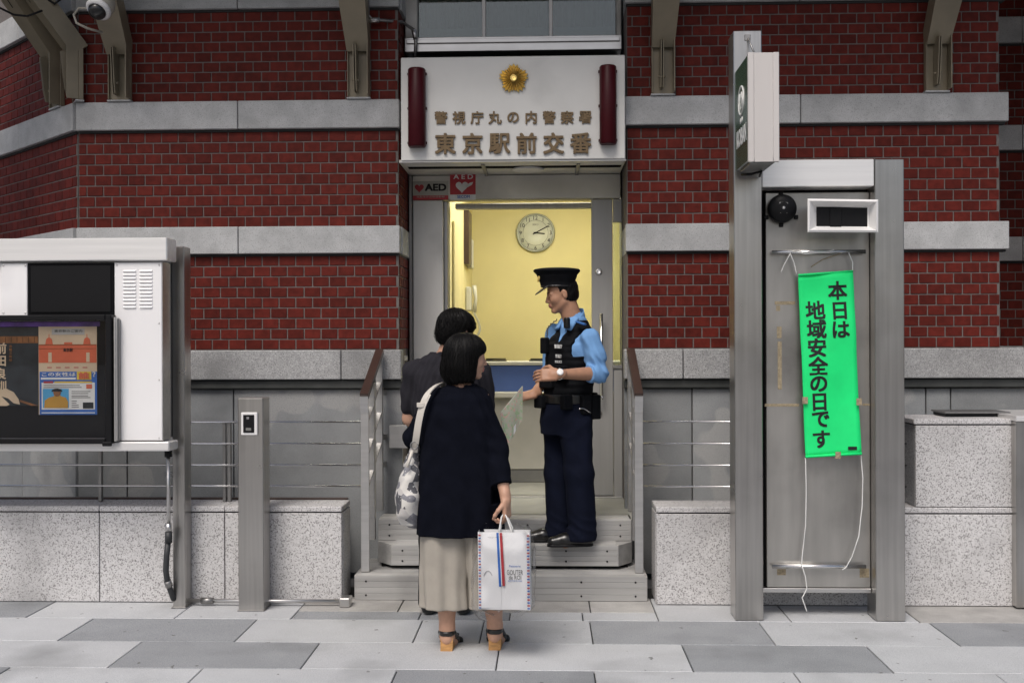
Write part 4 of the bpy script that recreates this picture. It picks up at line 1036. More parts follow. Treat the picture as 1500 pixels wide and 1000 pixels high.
# steel cabinet at the right edge and flat tray
cb = thing('steel_cabinet', 'brushed steel cabinet cut by the right edge of the view', 'cabinet', (3.1, 5.9, 0))
box('body', X(1488, 5.98), 3.9, 5.98, 6.5, .01, Z(617, 5.98, 1490), 'steel', cb, .004)
box('top', X(1486, 5.98), 3.92, 5.96, 6.52, Z(617, 5.98, 1490)+.001, Z(609, 5.98, 1490), 'alu_bright', cb, .003)
tr = thing('metal_tray', 'dark flat metal tray lying on the granite block', 'tray', W(1430, 606, 6.25))
box('tray', X(1380, 6.25), X(1470, 6.25), 6.2, 6.4, 1.0915, 1.11, 'black', tr, .004)
box('lid', X(1378, 6.25), X(1474, 6.25), 6.19, 6.41, 1.111, 1.121, 'steel_dark', tr, .003)

# ================================================================== people: smooth distance fields turned into one surface
class Field:
    def __init__(s, lo, hi, h):
        s.h = h; s.lo = np.array(lo, float)-2*h; n = np.ceil((np.array(hi)-s.lo)/h).astype(int)+3
        s.n = n; s.F = np.full(n, 1.0, np.float32)
    def sub(s, lo, hi):
        i0 = np.clip(np.floor((np.array(lo)-s.lo)/s.h).astype(int)-1, 0, s.n); i1 = np.clip(np.ceil((np.array(hi)-s.lo)/s.h).astype(int)+2, 0, s.n)
        sl = tuple(slice(a, b) for a, b in zip(i0, i1))
        ax = [(s.lo[k]+s.h*np.arange(i0[k], i1[k])).astype(np.float32) for k in range(3)]
        return sl, ax[0][:, None, None], ax[1][None, :, None], ax[2][None, None, :]
    def put(s, sl, d, k, op):
        A = s.F[sl]
        if A.size == 0: return
        if op == 'u':
            h = np.clip(.5+.5*(A-d)/k, 0, 1); s.F[sl] = A*(1-h)+d*h-k*h*(1-h)
        else:
            d = -d; h = np.clip(.5-.5*(A-d)/k, 0, 1); s.F[sl] = A*(1-h)+d*h+k*h*(1-h)
    def cap(s, a, b, ra, rb=None, k=.01, op='u', sq=None):
        """tapered capsule; sq=(axis, factor) flattens it along an axis"""
        rb = ra if rb is None else rb
        a = np.array(a, float); b = np.array(b, float); m = max(ra, rb)+k+.012
        sl, x, y, z = s.sub(np.minimum(a, b)-m, np.maximum(a, b)+m)
        ab = b-a; L2 = float(ab@ab)+1e-12
        t = np.clip(((x-a[0])*ab[0]+(y-a[1])*ab[1]+(z-a[2])*ab[2])/L2, 0, 1)
        dx, dy, dz = x-a[0]-t*ab[0], y-a[1]-t*ab[1], z-a[2]-t*ab[2]
        if sq is not None:
            u = np.array(sq[0], float); u /= np.linalg.norm(u); q = dx*u[0]+dy*u[1]+dz*u[2]
            e = (1/sq[1]-1)*q; dx = dx+e*u[0]; dy = dy+e*u[1]; dz = dz+e*u[2]
        d = np.sqrt(dx*dx+dy*dy+dz*dz)-(ra+(rb-ra)*t)
        s.put(sl, d.astype(np.float32), k, op)
    def chain(s, pts, rs, k=.01, **kw):
        for i in range(len(pts)-1): s.cap(pts[i], pts[i+1], rs[i], rs[i+1], k, **kw)
    def ell(s, c, r, k=.01, op='u', rot=None):
        c = np.array(c, float); r = np.array(r, float); m = float(r.max())+k+.012
        sl, x, y, z = s.sub(c-m, c+m)
        X_, Y_, Z_ = x-c[0], y-c[1], z-c[2]
        if rot is not None:
            X_, Y_, Z_ = [rot[i][0]*X_+rot[i][1]*Y_+rot[i][2]*Z_ for i in range(3)]
        k0 = np.sqrt((X_/r[0])**2+(Y_/r[1])**2+(Z_/r[2])**2); k1 = np.sqrt((X_/r[0]**2)**2+(Y_/r[1]**2)**2+(Z_/r[2]**2)**2)+1e-9
        s.put(sl, (k0*(k0-1)/k1).astype(np.float32), k, op)
    def box(s, c, hf, r=.01, k=.01, op='u', rot=None):
        c = np.array(c, float); m = float(np.linalg.norm(hf))+k+.012
        sl, x, y, z = s.sub(c-m, c+m)
        X_, Y_, Z_ = x-c[0], y-c[1], z-c[2]
        if rot is not None:
            X_, Y_, Z_ = [rot[i][0]*X_+rot[i][1]*Y_+rot[i][2]*Z_ for i in range(3)]
        q = [np.abs(v)-hf[i]+r for i, v in enumerate((X_, Y_, Z_))]
        d = np.sqrt(np.maximum(q[0], 0)**2+np.maximum(q[1], 0)**2+np.maximum(q[2], 0)**2)+np.minimum(np.maximum(q[0], np.maximum(q[1], q[2])), 0)-r
        s.put(sl, d.astype(np.float32), k, op)
    def loft(s, sec, k=.01, op='u', pw=2.3, fn=None):
        """sections (z, cx, cy, rx, ry, angle): stacked ellipses, eased between"""
        sec = sorted(sec); A = np.array([[*q, 0][:6] for q in sec], float); R_ = max(A[:, 3].max(), A[:, 4].max())+k+.03
        lo = [A[:, 1].min()-R_, A[:, 2].min()-R_, A[0, 0]-k-.012]; hi = [A[:, 1].max()+R_, A[:, 2].max()+R_, A[-1, 0]+k+.012]
        sl, x, y, z = s.sub(lo, hi); zz_ = np.clip(z[0, 0], A[0, 0], A[-1, 0])
        i = np.clip(np.searchsorted(A[:, 0], zz_)-1, 0, len(A)-2); t = (zz_-A[i, 0])/(A[i+1, 0]-A[i, 0]); t = t*t*(3-2*t)*.6+t*.4
        P = [(A[i, c]*(1-t)+A[i+1, c]*t)[None, None, :].astype(np.float32) for c in range(1, 6)]
        X_, Y_ = x-P[0], y-P[1]; ca_, sa_ = np.cos(P[4]), np.sin(P[4])
        u, v = (X_*ca_+Y_*sa_)/P[2], (-X_*sa_+Y_*ca_)/P[3]
        if fn is not None: e = fn(np.arctan2(v, u), z)
        else: e = 0
        q = (np.abs(u)**pw+np.abs(v)**pw)**(1/pw)
        d = (q-1)*np.minimum(P[2], P[3])-e
        d = np.maximum(d, np.maximum(A[0, 0]-z, z-A[-1, 0]))
        s.put(sl, d.astype(np.float32), k, op)
    def disp(s, fn):
        ax = [(s.lo[k]+s.h*np.arange(s.n[k])).astype(np.float32) for k in range(3)]
        s.F += fn(ax[0][:, None, None], ax[1][None, :, None], ax[2][None, None, :]).astype(np.float32)
    def cut(s, n, p):
        """keep the side against n of the plane through p"""
        n = np.array(n, float); n /= np.linalg.norm(n); ax = [s.lo[k]+s.h*np.arange(s.n[k]) for k in range(3)]
        d = (ax[0][:, None, None]-p[0])*n[0]+(ax[1][None, :, None]-p[1])*n[1]+(ax[2][None, None, :]-p[2])*n[2]
        s.F = np.maximum(s.F, d.astype(np.float32))
    def mesh(s):
        F = s.F; ins = F < 0; nx, ny, nz = F.shape
        cnt = np.zeros((nx-1, ny-1, nz-1), np.int8)
        for a in (0, 1):
            for b in (0, 1):
                for c in (0, 1): cnt += ins[a:nx-1+a, b:ny-1+b, c:nz-1+c]
        I = np.argwhere((cnt > 0) & (cnt < 8)); idx = np.full(cnt.shape, -1, np.int32); idx[tuple(I.T)] = np.arange(len(I))
        acc = np.zeros((len(I), 3)); nn_ = np.zeros(len(I))
        C = [(a, b, c) for a in (0, 1) for b in (0, 1) for c in (0, 1)]
        val = {o: F[I[:, 0]+o[0], I[:, 1]+o[1], I[:, 2]+o[2]] for o in C}
        for o in C:
            for axx in range(3):
                if o[axx] == 0:
                    o2 = list(o); o2[axx] = 1; o2 = tuple(o2); A, B = val[o], val[o2]; mk = (A < 0) != (B < 0)
                    t = np.where(mk, A/(A-B+1e-12), 0); p = np.repeat(np.array([o], float), len(I), 0); p[:, axx] = t
                    acc[mk] += p[mk]; nn_[mk] += 1
        V = s.lo+(I+acc/nn_[:, None])*s.h
        Q = []
        for axx in range(3):
            b, c = [(1, 2), (2, 0), (0, 1)][axx]
            s0 = [slice(None)]*3; s1 = [slice(None)]*3; s0[axx] = slice(0, -1); s1[axx] = slice(1, None)
            A, B = ins[tuple(s0)], ins[tuple(s1)]; E = np.argwhere(A != B)
            E = E[(E[:, b] > 0) & (E[:, c] > 0) & (E[:, b] < F.shape[b]-1) & (E[:, c] < F.shape[c]-1)]
            fl = A[tuple(E.T)]
            def at(db, dc):
                e = E.copy(); e[:, b] += db; e[:, c] += dc; return idx[tuple(e.T)]
            q = np.stack([at(-1, -1), at(0, -1), at(0, 0), at(-1, 0)], 1)
            q[~fl] = q[~fl][:, ::-1]; Q.append(q)
        Q = np.concatenate(Q); Q = Q[(Q >= 0).all(1)]
        me = bpy.data.meshes.new('mesh'); me.vertices.add(len(V)); me.vertices.foreach_set('co', V.ravel().astype(np.float32))
        me.loops.add(4*len(Q)); me.loops.foreach_set('vertex_index', Q.ravel().astype(np.int32))
        me.polygons.add(len(Q)); me.polygons.foreach_set('loop_start', np.arange(0, 4*len(Q), 4, dtype=np.int32))
        me.polygons.foreach_set('use_smooth', np.ones(len(Q), bool)); me.update(calc_edges=True); me.validate()
        return me
def paint(me, rules):
    """rules: (material, function of face-centre arrays -> mask); slot 0 must exist"""
    n = len(me.polygons); ce = np.zeros(n*3, np.float32); me.polygons.foreach_get('center', ce); ce = ce.reshape(-1, 3)
    mi = np.zeros(n, np.int32)
    for m, fn in rules:
        me.materials.append(MATS[m]); mi[fn(ce)] = len(me.materials)-1
    me.polygons.foreach_set('material_index', mi)
def frame(fwd, tilt=0.0, roll=0.0):
    """head frame rows: forward, left, up (tilt>0 looks down)"""
    f = Vector(fwd).normalized(); l = Vector((0, 0, 1)).cross(f).normalized(); u = f.cross(l)
    q = Matrix.Rotation(tilt, 3, l) @ Matrix.Identity(3)
    f = q @ f; u = q @ u
    q = Matrix.Rotation(roll, 3, f); l = q @ l; u = q @ u
    return np.array([f, l, u], float)
def head(F, o, A, s=1.0, ear=True, fem=False):
    """o = point between the eyes' level and the ear axis; A rows = forward, left, up"""
    o = np.array(o, float)
    def P(x, y, z): return o+s*(x*A[0]+y*A[1]+z*A[2])
    def E(c, r, k=.01, op='u'): F.ell(P(*c), np.array(r)*s, k*s, op, A)
    def C(a, b, ra, rb, k=.008, op='u'): F.cap(P(*a), P(*b), ra*s, rb*s, k*s, op)
    E((-.012, 0, .035), (.098, .077, .085), .01)
    E((.022, 0, -.03), (.068, .062, .088), .03)
    j = .9 if fem else 1.0
    for q in (-1, 1):
        C((-.005, q*.052*j, -.055), (.062, q*.016, -.098), .017, .015, .02)
        E((.05, q*.036, -.026), (.034, .028, .03), .02)
        C((.082, q*.012, .017), (.072, q*.046, .014), .010, .009, .014)
    E((.070, 0, -.1), (.020, .022, .016), .016)
    C((.088, 0, .008), (.107, 0, -.030), .0075, .0095, .010)
    for q in (-1, 1):
        E((.096, q*.012, -.035), (.011, .008, .008), .006)
        E((.096, q*.032, .001), (.012, .017, .010), .012, 's')
        E((.074, q*.031, -.002), (.016, .016, .012), .004)
    E((.082, 0, -.062), (.018, .026, .018), .012)
    C((.094, -.014, -.0565), (.094, .014, -.0565), .0065, .0065, .004)
    C((.092, -.012, -.0685), (.092, .012, -.0685), .0075, .0075, .004)
    C((.103, -.022, -.0625), (.103, .022, -.0625), .0028, .0028, .003, 's')
    C((.100, -.012, -.083), (.100, .012, -.083), .006, .006, .006, 's')
    if ear:
        for q in (-1, 1):
            E((-.012, q*.077, -.006), (.017, .009, .031), .008); E((-.004, q*.088, -.004), (.008, .006, .016), .006, 's')
    return P
def facemat(o, A, s=1.0, eyes=True):
    o = np.array(o, float)
    def loc(c): return ((c-o)/s) @ A.T
    def brow(c):
        q = loc(c); a = np.abs(q[:, 1]); return (q[:, 0] > .06) & (a > .013) & (a < .043) & (np.abs(q[:, 2]-(.020+.004*np.sin((a-.012)*80))) < .0034)
    def eye(c):
        q = loc(c); a = np.abs(q[:, 1]); return (q[:, 0] > .055) & (a > .019) & (a < .040) & (np.abs(q[:, 2]+.006-.002*np.cos((a-.031)*90)) < .0028)
    def lip(c):
        q = loc(c); return (q[:, 0] > .084) & (np.abs(q[:, 1]) < .023) & (q[:, 2] < -.0525) & (q[:, 2] > -.075)
    return [('brow', brow), ('brow', eye), ('lip', lip)]
def hand(F, w, fw, nrm, thumb, curl=.9, s=1.0, spread=.0, first=1.0):
    """w wrist, fw towards the fingers, nrm out of the back of the hand, thumb = side the thumb leaves on"""
    w = np.array(w, float); fw = np.array(Vector(fw).normalized()); n = Vector(nrm); n = np.array((n-Vector(fw)*n.dot(Vector(fw))).normalized())
    t = np.array(Vector(thumb)); t = t-fw*(t@fw)-n*(t@n); t /= np.linalg.norm(t)
    B = np.array([fw, t, n])
    F.box(w+fw*.046*s, np.array([.05, .040, .0135])*s, .012*s, .012*s, 'u', B)
    F.cap(w-fw*.03*s, w+fw*.02*s, .025*s, .024*s, .02*s, sq=(n, .8))
    for i, (off, L) in enumerate(((.030, .074), (.010, .083), (-.010, .077), (-.030, .060))):
        p = w+fw*.090*s+t*off*s*(1+spread); ang = 0.0; d = fw
        cu = curl*(first if i == 0 else 1.0)
        for q, (fr, da) in enumerate(((.46, .75), (.30, 1.0), (.24, .7))):
            ang += da*cu; d = fw*math.cos(ang)-n*math.sin(ang)
            e = p+d*L*fr*s; F.cap(p, e, (.0088-.0008*q)*s, (.0082-.0008*q)*s, .003*s); p = e
    p0 = w+fw*.022*s+t*.030*s-n*.006*s; p1 = p0+(fw*.55+t*.65-n*.35)*.045*s; p2 = p1+(fw*.8+t*.1-n*.6*min(1, curl+.3))*.032*s; p3 = p2+(fw*.75-t*.25-n*.5*min(1, curl+.3))*.026*s
    F.chain([p0, p1, p2, p3], [.015*s, .0115*s, .0098*s, .008*s], .006*s)
def v3(p): return np.array(p, float)
from mathutils.bvhtree import BVHTree
def locks(hair, c, n, ztop, zbot, parent, amin=0.0, amax=6.283, drift=.5, lift=.004, keep=None):
    """loose strands lying on and lifting off a hair surface: fine tubes following it"""
    me = hair.data; bv = BVHTree.FromPolygons([v.co.copy() for v in me.vertices], [tuple(p.vertices) for p in me.polygons])
    mb = MB(); r_ = random.Random(5)
    for k in range(n):
        a = r_.uniform(amin, amax); dr = r_.uniform(-drift, drift); z0 = ztop-r_.uniform(0, .06); z1 = zbot-r_.uniform(-.05, .03); lf = r_.uniform(.0005, lift); P_ = []
        for i in range(13):
            t = i/12; z = z0+(z1-z0)*t; aa = a+dr*t*t+.05*math.sin(6*t+k); dv = Vector((math.cos(aa), math.sin(aa), 0))
            h = bv.ray_cast(Vector((c[0], c[1], z))+dv*.3, -dv, .3)
            if h[0] is None:
                if len(P_) < 3: P_ = []; continue
                P_.append(P_[-1]+(P_[-1]-P_[-2])*.8); break
            P_.append(h[0]+dv*(lf*(.3+t)))
        if len(P_) > 3 and all((P_[i+1]-P_[i]).length < .05 for i in range(len(P_)-1)):
            m_ = len(P_); mb.add(*tube_vf(P_, [.0014*(1-.6*i/(m_-1)) for i in range(m_)], 4, cap=False))
    o = mb.build('hair_strands', 'hair', hair, True); o['kind'] = 'stuff'; return o
def wrink(x, y, z, a, f):
    return a*np.sin(f*(z+.35*np.sin(9*x+3)+.3*np.sin(11*y)) + 2.0*np.sin(f*.35*x+1.3)+1.5*np.sin(f*.4*y))
def folds(x, y, z, a, f, ph=0):
    return a*np.sin(f*(x*.8+y*.6)+1.2*np.sin(4*z+ph)+ph)

# ------------------------------------------------------------------ the officer
YO = 6.34
po_ = thing('person', 'police officer in blue shirt, black vest and peaked cap on the steps', 'person', W(838, 800, YO))
hA = frame((-1, -.10, 0), R(12)); ho = v3(W(822.5, 430.5, YO)); hs = .94
nb_ = v3(W(841, 472, YO+.02))
chest = v3(W(838, 512, YO+.01)); waist = v3(W(832, 575, YO+.01)); hipc = v3(W(829, 606, YO+.01))
TA = R(38)                                     # chest turned from -x towards the viewer
tf = v3((-math.cos(TA), -math.sin(TA), 0)); tl = v3((math.sin(TA), -math.cos(TA), 0))   # forward, left
shN = v3(W(865, 494, YO-.15)); elN = v3(W(877, 547, YO-.17)); wrN = v3(W(818, 548, YO-.34))
shF = v3(W(813, 487, YO+.17)); elF = v3(W(806, 548, YO+.16)); wrF = v3(W(782, 577, YO-.02))
hipN = v3(W(843, 612, YO-.08)); hipF = v3(W(820, 612, YO+.08)); knN = v3(W(848, 692, YO-.09)); knF = v3(W(818, 690, YO+.08))
anN = v3(W(852, 780, YO-.07)); anF = v3(W(819, 776, YO+.08))
lo = [-.35, 5.85, .28]; hi = [.55, 6.75, 2.02]
F = Field(lo, hi, .0042)
P = head(F, ho, hA, hs)
F.cap(ho+hA[0]*-.022-hA[2]*.05, nb_-[0, 0, .02], .058, .064, .02)
def torso(F, g, k=.02):
    """ribcage to hips in the officer's torso frame; g grows it"""
    a = math.atan2(tl[1], tl[0])
    F.loft([(hipc[2]-.06, *hipc[:2], .158+g, .112+g, a), (waist[2], *waist[:2], .148+g, .105+g, a), ((waist[2]+chest[2])/2, *((waist+chest)/2)[:2], .156+g, .11+g, a),
            (chest[2]+.03, *chest[:2], .172+g, .115+g, a), (shN[2]-.02, *((chest+nb_)/2)[:2], .17+g, .098+g, a), (shN[2]+.035, *nb_[:2], .11+g, .075+g, a), (nb_[2]+.012, *nb_[:2], .06+g, .06+g, a)], k)
torso(F, -.02)
F.chain([shN-v3((0, 0, .02)), elN], [.040, .042], .02); F.chain([elN, wrN], [.046, .027], .012)
F.chain([shF-v3((0, 0, .02)), elF], [.040, .042], .02); F.chain([elF, wrF], [.042, .027], .012)
for a, b_, c_ in ((hipN, knN, anN), (hipF, knF, anF)): F.chain([a, b_, c_], [.085, .056, .04], .02); F.cap(c_, c_+v3((-.1, -.02, -.06)), .035, .03, .02)
hand(F, wrN+(wrN-elN)/np.linalg.norm(wrN-elN)*.012, (-1, .12, -.06), (0.15, -.9, .35), (0, .2, 1), .5, .98)
dF = v3((-.9, -.5, -.18)); hand(F, wrF, dF, (.1, -.5, .8), (-.3, -.3, .6), .62, .95, first=.7)
me = F.mesh(); me.materials.append(MATS['skin_tan']); paint(me, facemat(ho, hA, hs))
obj('body', me, None, po_)
# hair under the cap
G = Field(ho-.17, ho+.17, .004)
G.ell(ho+hs*(-.016*hA[0]+.032*hA[2]), np.array([.102, .082, .086])*hs, .01, 'u', hA)
G.ell(ho+hs*(-.03*hA[0]-.02*hA[2]), np.array([.083, .078, .062])*hs, .02, 'u', hA)
G.box(ho+hs*(.105*hA[0]-.02*hA[2]), np.array([.082, .12, .075])*hs, .02, .01, 's', hA)
G.ell(ho+hs*(-.004*hA[0]-.012*hA[2]+.088*hA[1]), np.array([.026, .04, .036])*hs, .006, 's', hA); G.ell(ho+hs*(-.004*hA[0]-.012*hA[2]-.088*hA[1]), np.array([.026, .04, .036])*hs, .006, 's', hA)
G.disp(lambda x, y, z: .0016*np.sin(260*x+40*y)*np.sin(210*y+90*z))
obj('hair', G.mesh(), 'hair', po_)
# cap
cb0 = ho+hs*(.0*hA[0]+.04*hA[2])
G = Field(cb0-.2, cb0+.2, .0035)
zb0 = W(818, 421, YO).z; zb1 = W(818, 405, YO).z; zt0 = W(815, 394, YO).z
cxb, cyb = W(817, 420, YO).x, cb0[1]
G.loft([(zb0, cxb, cyb, .104, .086), (zb0+.022, cxb-.002, cyb, .106, .088), (zb1+.006, cxb-.004, cyb, .124, .106), (zt0-.012, cxb-.006, cyb, .146, .128), (zt0-.002, cxb-.006, cyb, .139, .12), (zt0+.004, cxb-.006, cyb, .10, .09)], .006, pw=2.1)
G.disp(lambda x, y, z: -.10*(x-cxb)*0+.0*z)
obj('cap', G.mesh(), 'police_black', po_)
G = Field(cb0-.22, cb0+.2, .0035)
vf = frame((-1, -.1, 0), R(36)); vc = v3((cxb-.088, cyb-.004, zb0-.008))
G.ell(vc, [.066, .084, .008], .004, 'u', vf); G.ell(v3((cxb+.02, cyb, zb0)), [.095, .08, .2], .004, 's')
o_ = obj('cap_peak', G.mesh(), 'leather', po_)
G = Field(cb0-.2, cb0+.2, .004); G.loft([(zb0+.001, cxb, cyb, .1065, .0885), (zb0+.006, cxb, cyb, .108, .09), (zb0+.012, cxb, cyb, .1075, .0895)], .003, pw=2.1)
obj('cap_strap', G.mesh(), 'leather', po_)
G = Field(cb0-.25, cb0+.2, .003); G.ell(v3((cxb-.117, cyb-.034, zb1-.012)), [.008, .02, .025], .003, 'u', frame((-1, -.2, 0), R(-12)))
obj('cap_badge', G.mesh(), 'gold', po_)
# shirt: torso, collar, sleeves
G = Field([lo[0], lo[1], .95], [hi[0], hi[1], 1.82], .0048)
torso(G, .004)
def sleeve(G, a, b_, c_, e, roll):
    d = (c_-b_)/np.linalg.norm(c_-b_)
    G.chain([a+v3((0, 0, -.004)), a*.5+b_*.5+v3((.004, 0, 0)), b_], [.060, .059, .055], .025)
    G.cap(b_, b_+d*e, .057, .052, .02)
    if roll: G.cap(b_+d*(e-.03), b_+d*e, .056, .055, .004)
sleeve(G, shN, elN, wrN, .075, True); sleeve(G, shF, elF, wrF, .06, True)
G.cap(nb_+v3((0, 0, -.05)), nb_+v3((-.004, 0, .0)), .084, .078, .03)
G.ell(nb_+tf*.09+v3((0, 0, .02)), [.035, .03, .05], .008, 's', np.array([tf, tl, [0, 0, 1]]))
def shirtw(x, y, z):
    w1 = wrink(x, y, z, .0022, 70)+.0055*(np.abs(np.sin(21*(z+.9*x-.4*y)+1.3*np.sin(15*y)))-.6)
    near = np.exp(-(((x-elN[0])/.09)**2+((y-elN[1])/.1)**2+((z-elN[2]-.03)/.09)**2))
    return w1*.7+near*(.012*(np.abs(np.sin(42*(z+.5*(x-elN[0]))+1.6*np.sin(22*x)))-.5)+.005*np.sin(120*(x+.6*z)))
G.disp(shirtw)
for (w_, e_) in ((wrN, elN), (wrF, elF)):
    d = (w_-e_)/np.linalg.norm(w_-e_); q = e_+d*.075
    sl, x, y, z = G.sub(q-.16, q+.16)
    pl_ = (x-q[0])*d[0]+(y-q[1])*d[1]+(z-q[2])*d[2]
    rad = (x-q[0])**2+(y-q[1])**2+(z-q[2])**2
    tor = ((x-chest[0])*tf[0]+(y-chest[1])*tf[1])
    G.F[sl] = np.where((rad < .085**2) & (pl_ > 0) & (G.F[sl] < pl_), pl_, G.F[sl]).astype(np.float32)
obj('shirt', G.mesh(), 'shirt_blue', po_)
TBc = np.array([tf, tl, [0, 0, 1]])
G = Field(nb_-.16, nb_+.16, .0042)
G.cap(nb_+v3((.004, 0, -.045)), nb_+v3((-.014, 0, .075)), .080, .074, .004)
G.cap(nb_+v3((.004, 0, -.09)), nb_+v3((-.016, 0, .12)), .071, .066, .003, 's')
G.cut(v3((0, 0, 1))+tf*.75, nb_+tf*.0+v3((0, 0, .046)))
G.cut((0, 0, -1), nb_+v3((0, 0, -.05)))
sl, x, y, z = G.sub(nb_-.16, nb_+.16); lf_ = (x-nb_[0])*tl[0]+(y-nb_[1])*tl[1]; fw_ = (x-nb_[0])*tf[0]+(y-nb_[1])*tf[1]
G.F[sl] = np.maximum(G.F[sl], -np.maximum(np.abs(lf_)-.03-.25*(z-nb_[2]+.05)*0-.014, -fw_+.02)).astype(np.float32)
obj('collar', G.mesh(), 'shirt_blue', po_)
for q_ in (-1, 1):
    pts = [nb_+tf*.070+tl*(q_*.030)+v3((0, 0, .016)), nb_+tf*.035+tl*(q_*.078)+v3((0, 0, .022)), nb_+tf*.088+tl*(q_*.075)+v3((0, 0, -.045)), nb_+tf*.100+tl*(q_*.03)+v3((0, 0, -.03))]
    G = Field(nb_-.2, nb_+.2, .0045)
    for i_ in range(8):
        u_ = i_/7; G.cap(pts[0]*(1-u_)+pts[1]*u_, pts[3]*(1-u_)+pts[2]*u_, .0065, .0065, .012)
    obj('collar_wing', G.mesh(), 'shirt_blue', po_)
ep = v3(W(851, 473, YO-.14))
G = Field(ep-.1, ep+.1, .004); G.box(ep, [.032, .022, .006], .004, .004, 'u', np.array([[.9, -.3, -.3], [.3, .95, 0], [.3, -.1, .95]])); obj('shoulder_badge', G.mesh(), 'shirt_badge', po_)
# stab vest
TB = np.array([tf, tl, [0, 0, 1]])
G = Field([lo[0], lo[1], 1.12], [hi[0], hi[1], 1.80], .0045)
a_ = math.atan2(tl[1], tl[0])
torso(G, .02)
vb = W(830, 577, YO).z
G.cut((0, 0, -1), (0, 0, vb))
sl, x, y, z = G.sub([lo[0], lo[1], 1.1], [hi[0], hi[1], 1.8])
lf_ = (x-chest[0])*tl[0]+(y-chest[1])*tl[1]; fw_ = (x-chest[0])*tf[0]+(y-chest[1])*tf[1]
zv = W(820, 503, YO).z                                           # bottom of the V
vee = np.maximum(np.abs(lf_-.0)-.42*(z-zv)-.004, -fw_)              # open wedge at the front
G.F[sl] = np.maximum(G.F[sl], -np.where(z > zv-.01, vee, 1)).astype(np.float32)
ahz = W(850, 522, YO).z
arm_ = np.maximum(.118-np.abs(lf_), ahz-z)                          # arm openings at the sides
G.F[sl] = np.maximum(G.F[sl], -arm_).astype(np.float32)
top = np.maximum(.062-np.abs(lf_), W(850, 472, YO).z-z)
G.F[sl] = np.maximum(G.F[sl], -np.where((np.abs(lf_) < .062), (.062-np.abs(lf_))*0+np.where(z > nb_[2]-.035, -(nb_[2]-.035-z), -1)*-1, 1)).astype(np.float32)
G.disp(lambda x, y, z: .0018*np.sin(150*z)*np.sin(9*x)+.0012*np.sin(60*x+50*z))
obj('vest', G.mesh(), 'police_black', po_)
def pouch(name, c, hf, m='police_black', rot=TB, r=.008):
    G = Field(np.array(c)-.17, np.array(c)+.17, .0045); G.box(c, hf, r, .004, 'u', rot); return obj(name, G.mesh(), m, po_)
def at_t(fw, lt, z): return v3((chest[0]+tf[0]*fw+tl[0]*lt, chest[1]+tf[1]*fw+tl[1]*lt, z))
pouch('radio', at_t(.148, -.085, W(800, 506, YO).z), [.02, .026, .05])
pouch('pouch', at_t(.145, .07, W(800, 545, YO).z), [.02, .045, .045])
pouch('pouch', at_t(.15, -.055, W(800, 556, YO).z), [.024, .06, .05])
pouch('microphone', at_t(.11, .085, W(835, 473, YO-.1).z), [.016, .018, .034], 'leather')
rc = []
for k in range(40):
    t = k/39; q = at_t(.142-.05*t+.02*math.sin(t*3), -.10+.06*t+.015*math.sin(t*7), W(800, 500-32*t, YO).z); rc.append(q+v3((.004*math.cos(k*1.5), 0, .004*math.sin(k*1.5))))
tube('radio_cord', rc, .0035, 'leather', po_, 6)
cq = at_t(.163, .045, W(830, 505, YO).z)
rgt = Vector(-np.array(tl)*-1); rgt = Vector(tl); upv = Vector((0, 0, 1))
text('lettering', '警視庁', at_t(.154, .055, W(830, 507, YO).z), .05, 'paper_white', po_, .02, .02, right=rgt, fitw=.075, fith=.024)
text('lettering', '警視庁', at_t(.152, .055, W(830, 521, YO).z), .05, 'paper_white', po_, .0, .02, right=rgt, fitw=.06, fith=.022)
text('lettering', 'POLICE', at_t(.152, .055, W(830, 529, YO).z), .05, 'paper_white', po_, .01, .02, right=rgt, fitw=.065, fith=.015)
# belt with holster and pouches
G = Field([lo[0], lo[1], .98], [hi[0], hi[1], 1.32], .0045)
bz = W(832, 583, YO).z
G.loft([(bz-.028, hipc[0], hipc[1], .18, .134, a_), (bz+.028, hipc[0], hipc[1], .178, .132, a_)], .006)
obj('belt', G.mesh(), 'leather', po_)
for (fw, lt, dz, hf) in ((.0, .19, -.03, [.035, .018, .06]), (-.09, .17, -.05, [.035, .02, .075]), (.11, .14, -.015, [.035, .022, .045]), (.145, -.075, -.02, [.02, .04, .04]), (-.145, .08, .0, [.016, .04, .035])):
    pouch('belt_pouch', v3((hipc[0]+tf[0]*fw+tl[0]*lt, hipc[1]+tf[1]*fw+tl[1]*lt, bz+dz)), hf, 'police_black')
tube('belt_chain', [v3((hipc[0]+tf[0]*f_+tl[0]*.212, hipc[1]+tf[1]*f_+tl[1]*.212, bz-.07+.02*math.sin(f_*30))) for f_ in np.linspace(-.02, .07, 8)], .004, 'chrome', po_, 6)
lathe('belt_stud', v3((hipc[0]-tf[0]*.13+tl[0]*.19, hipc[1]-tf[1]*.13+tl[1]*.19, bz+.01)), (tl[0], tl[1], 0), [(.01, 0), (.008, .006), (0, .008)], 'chrome', po_, 14)
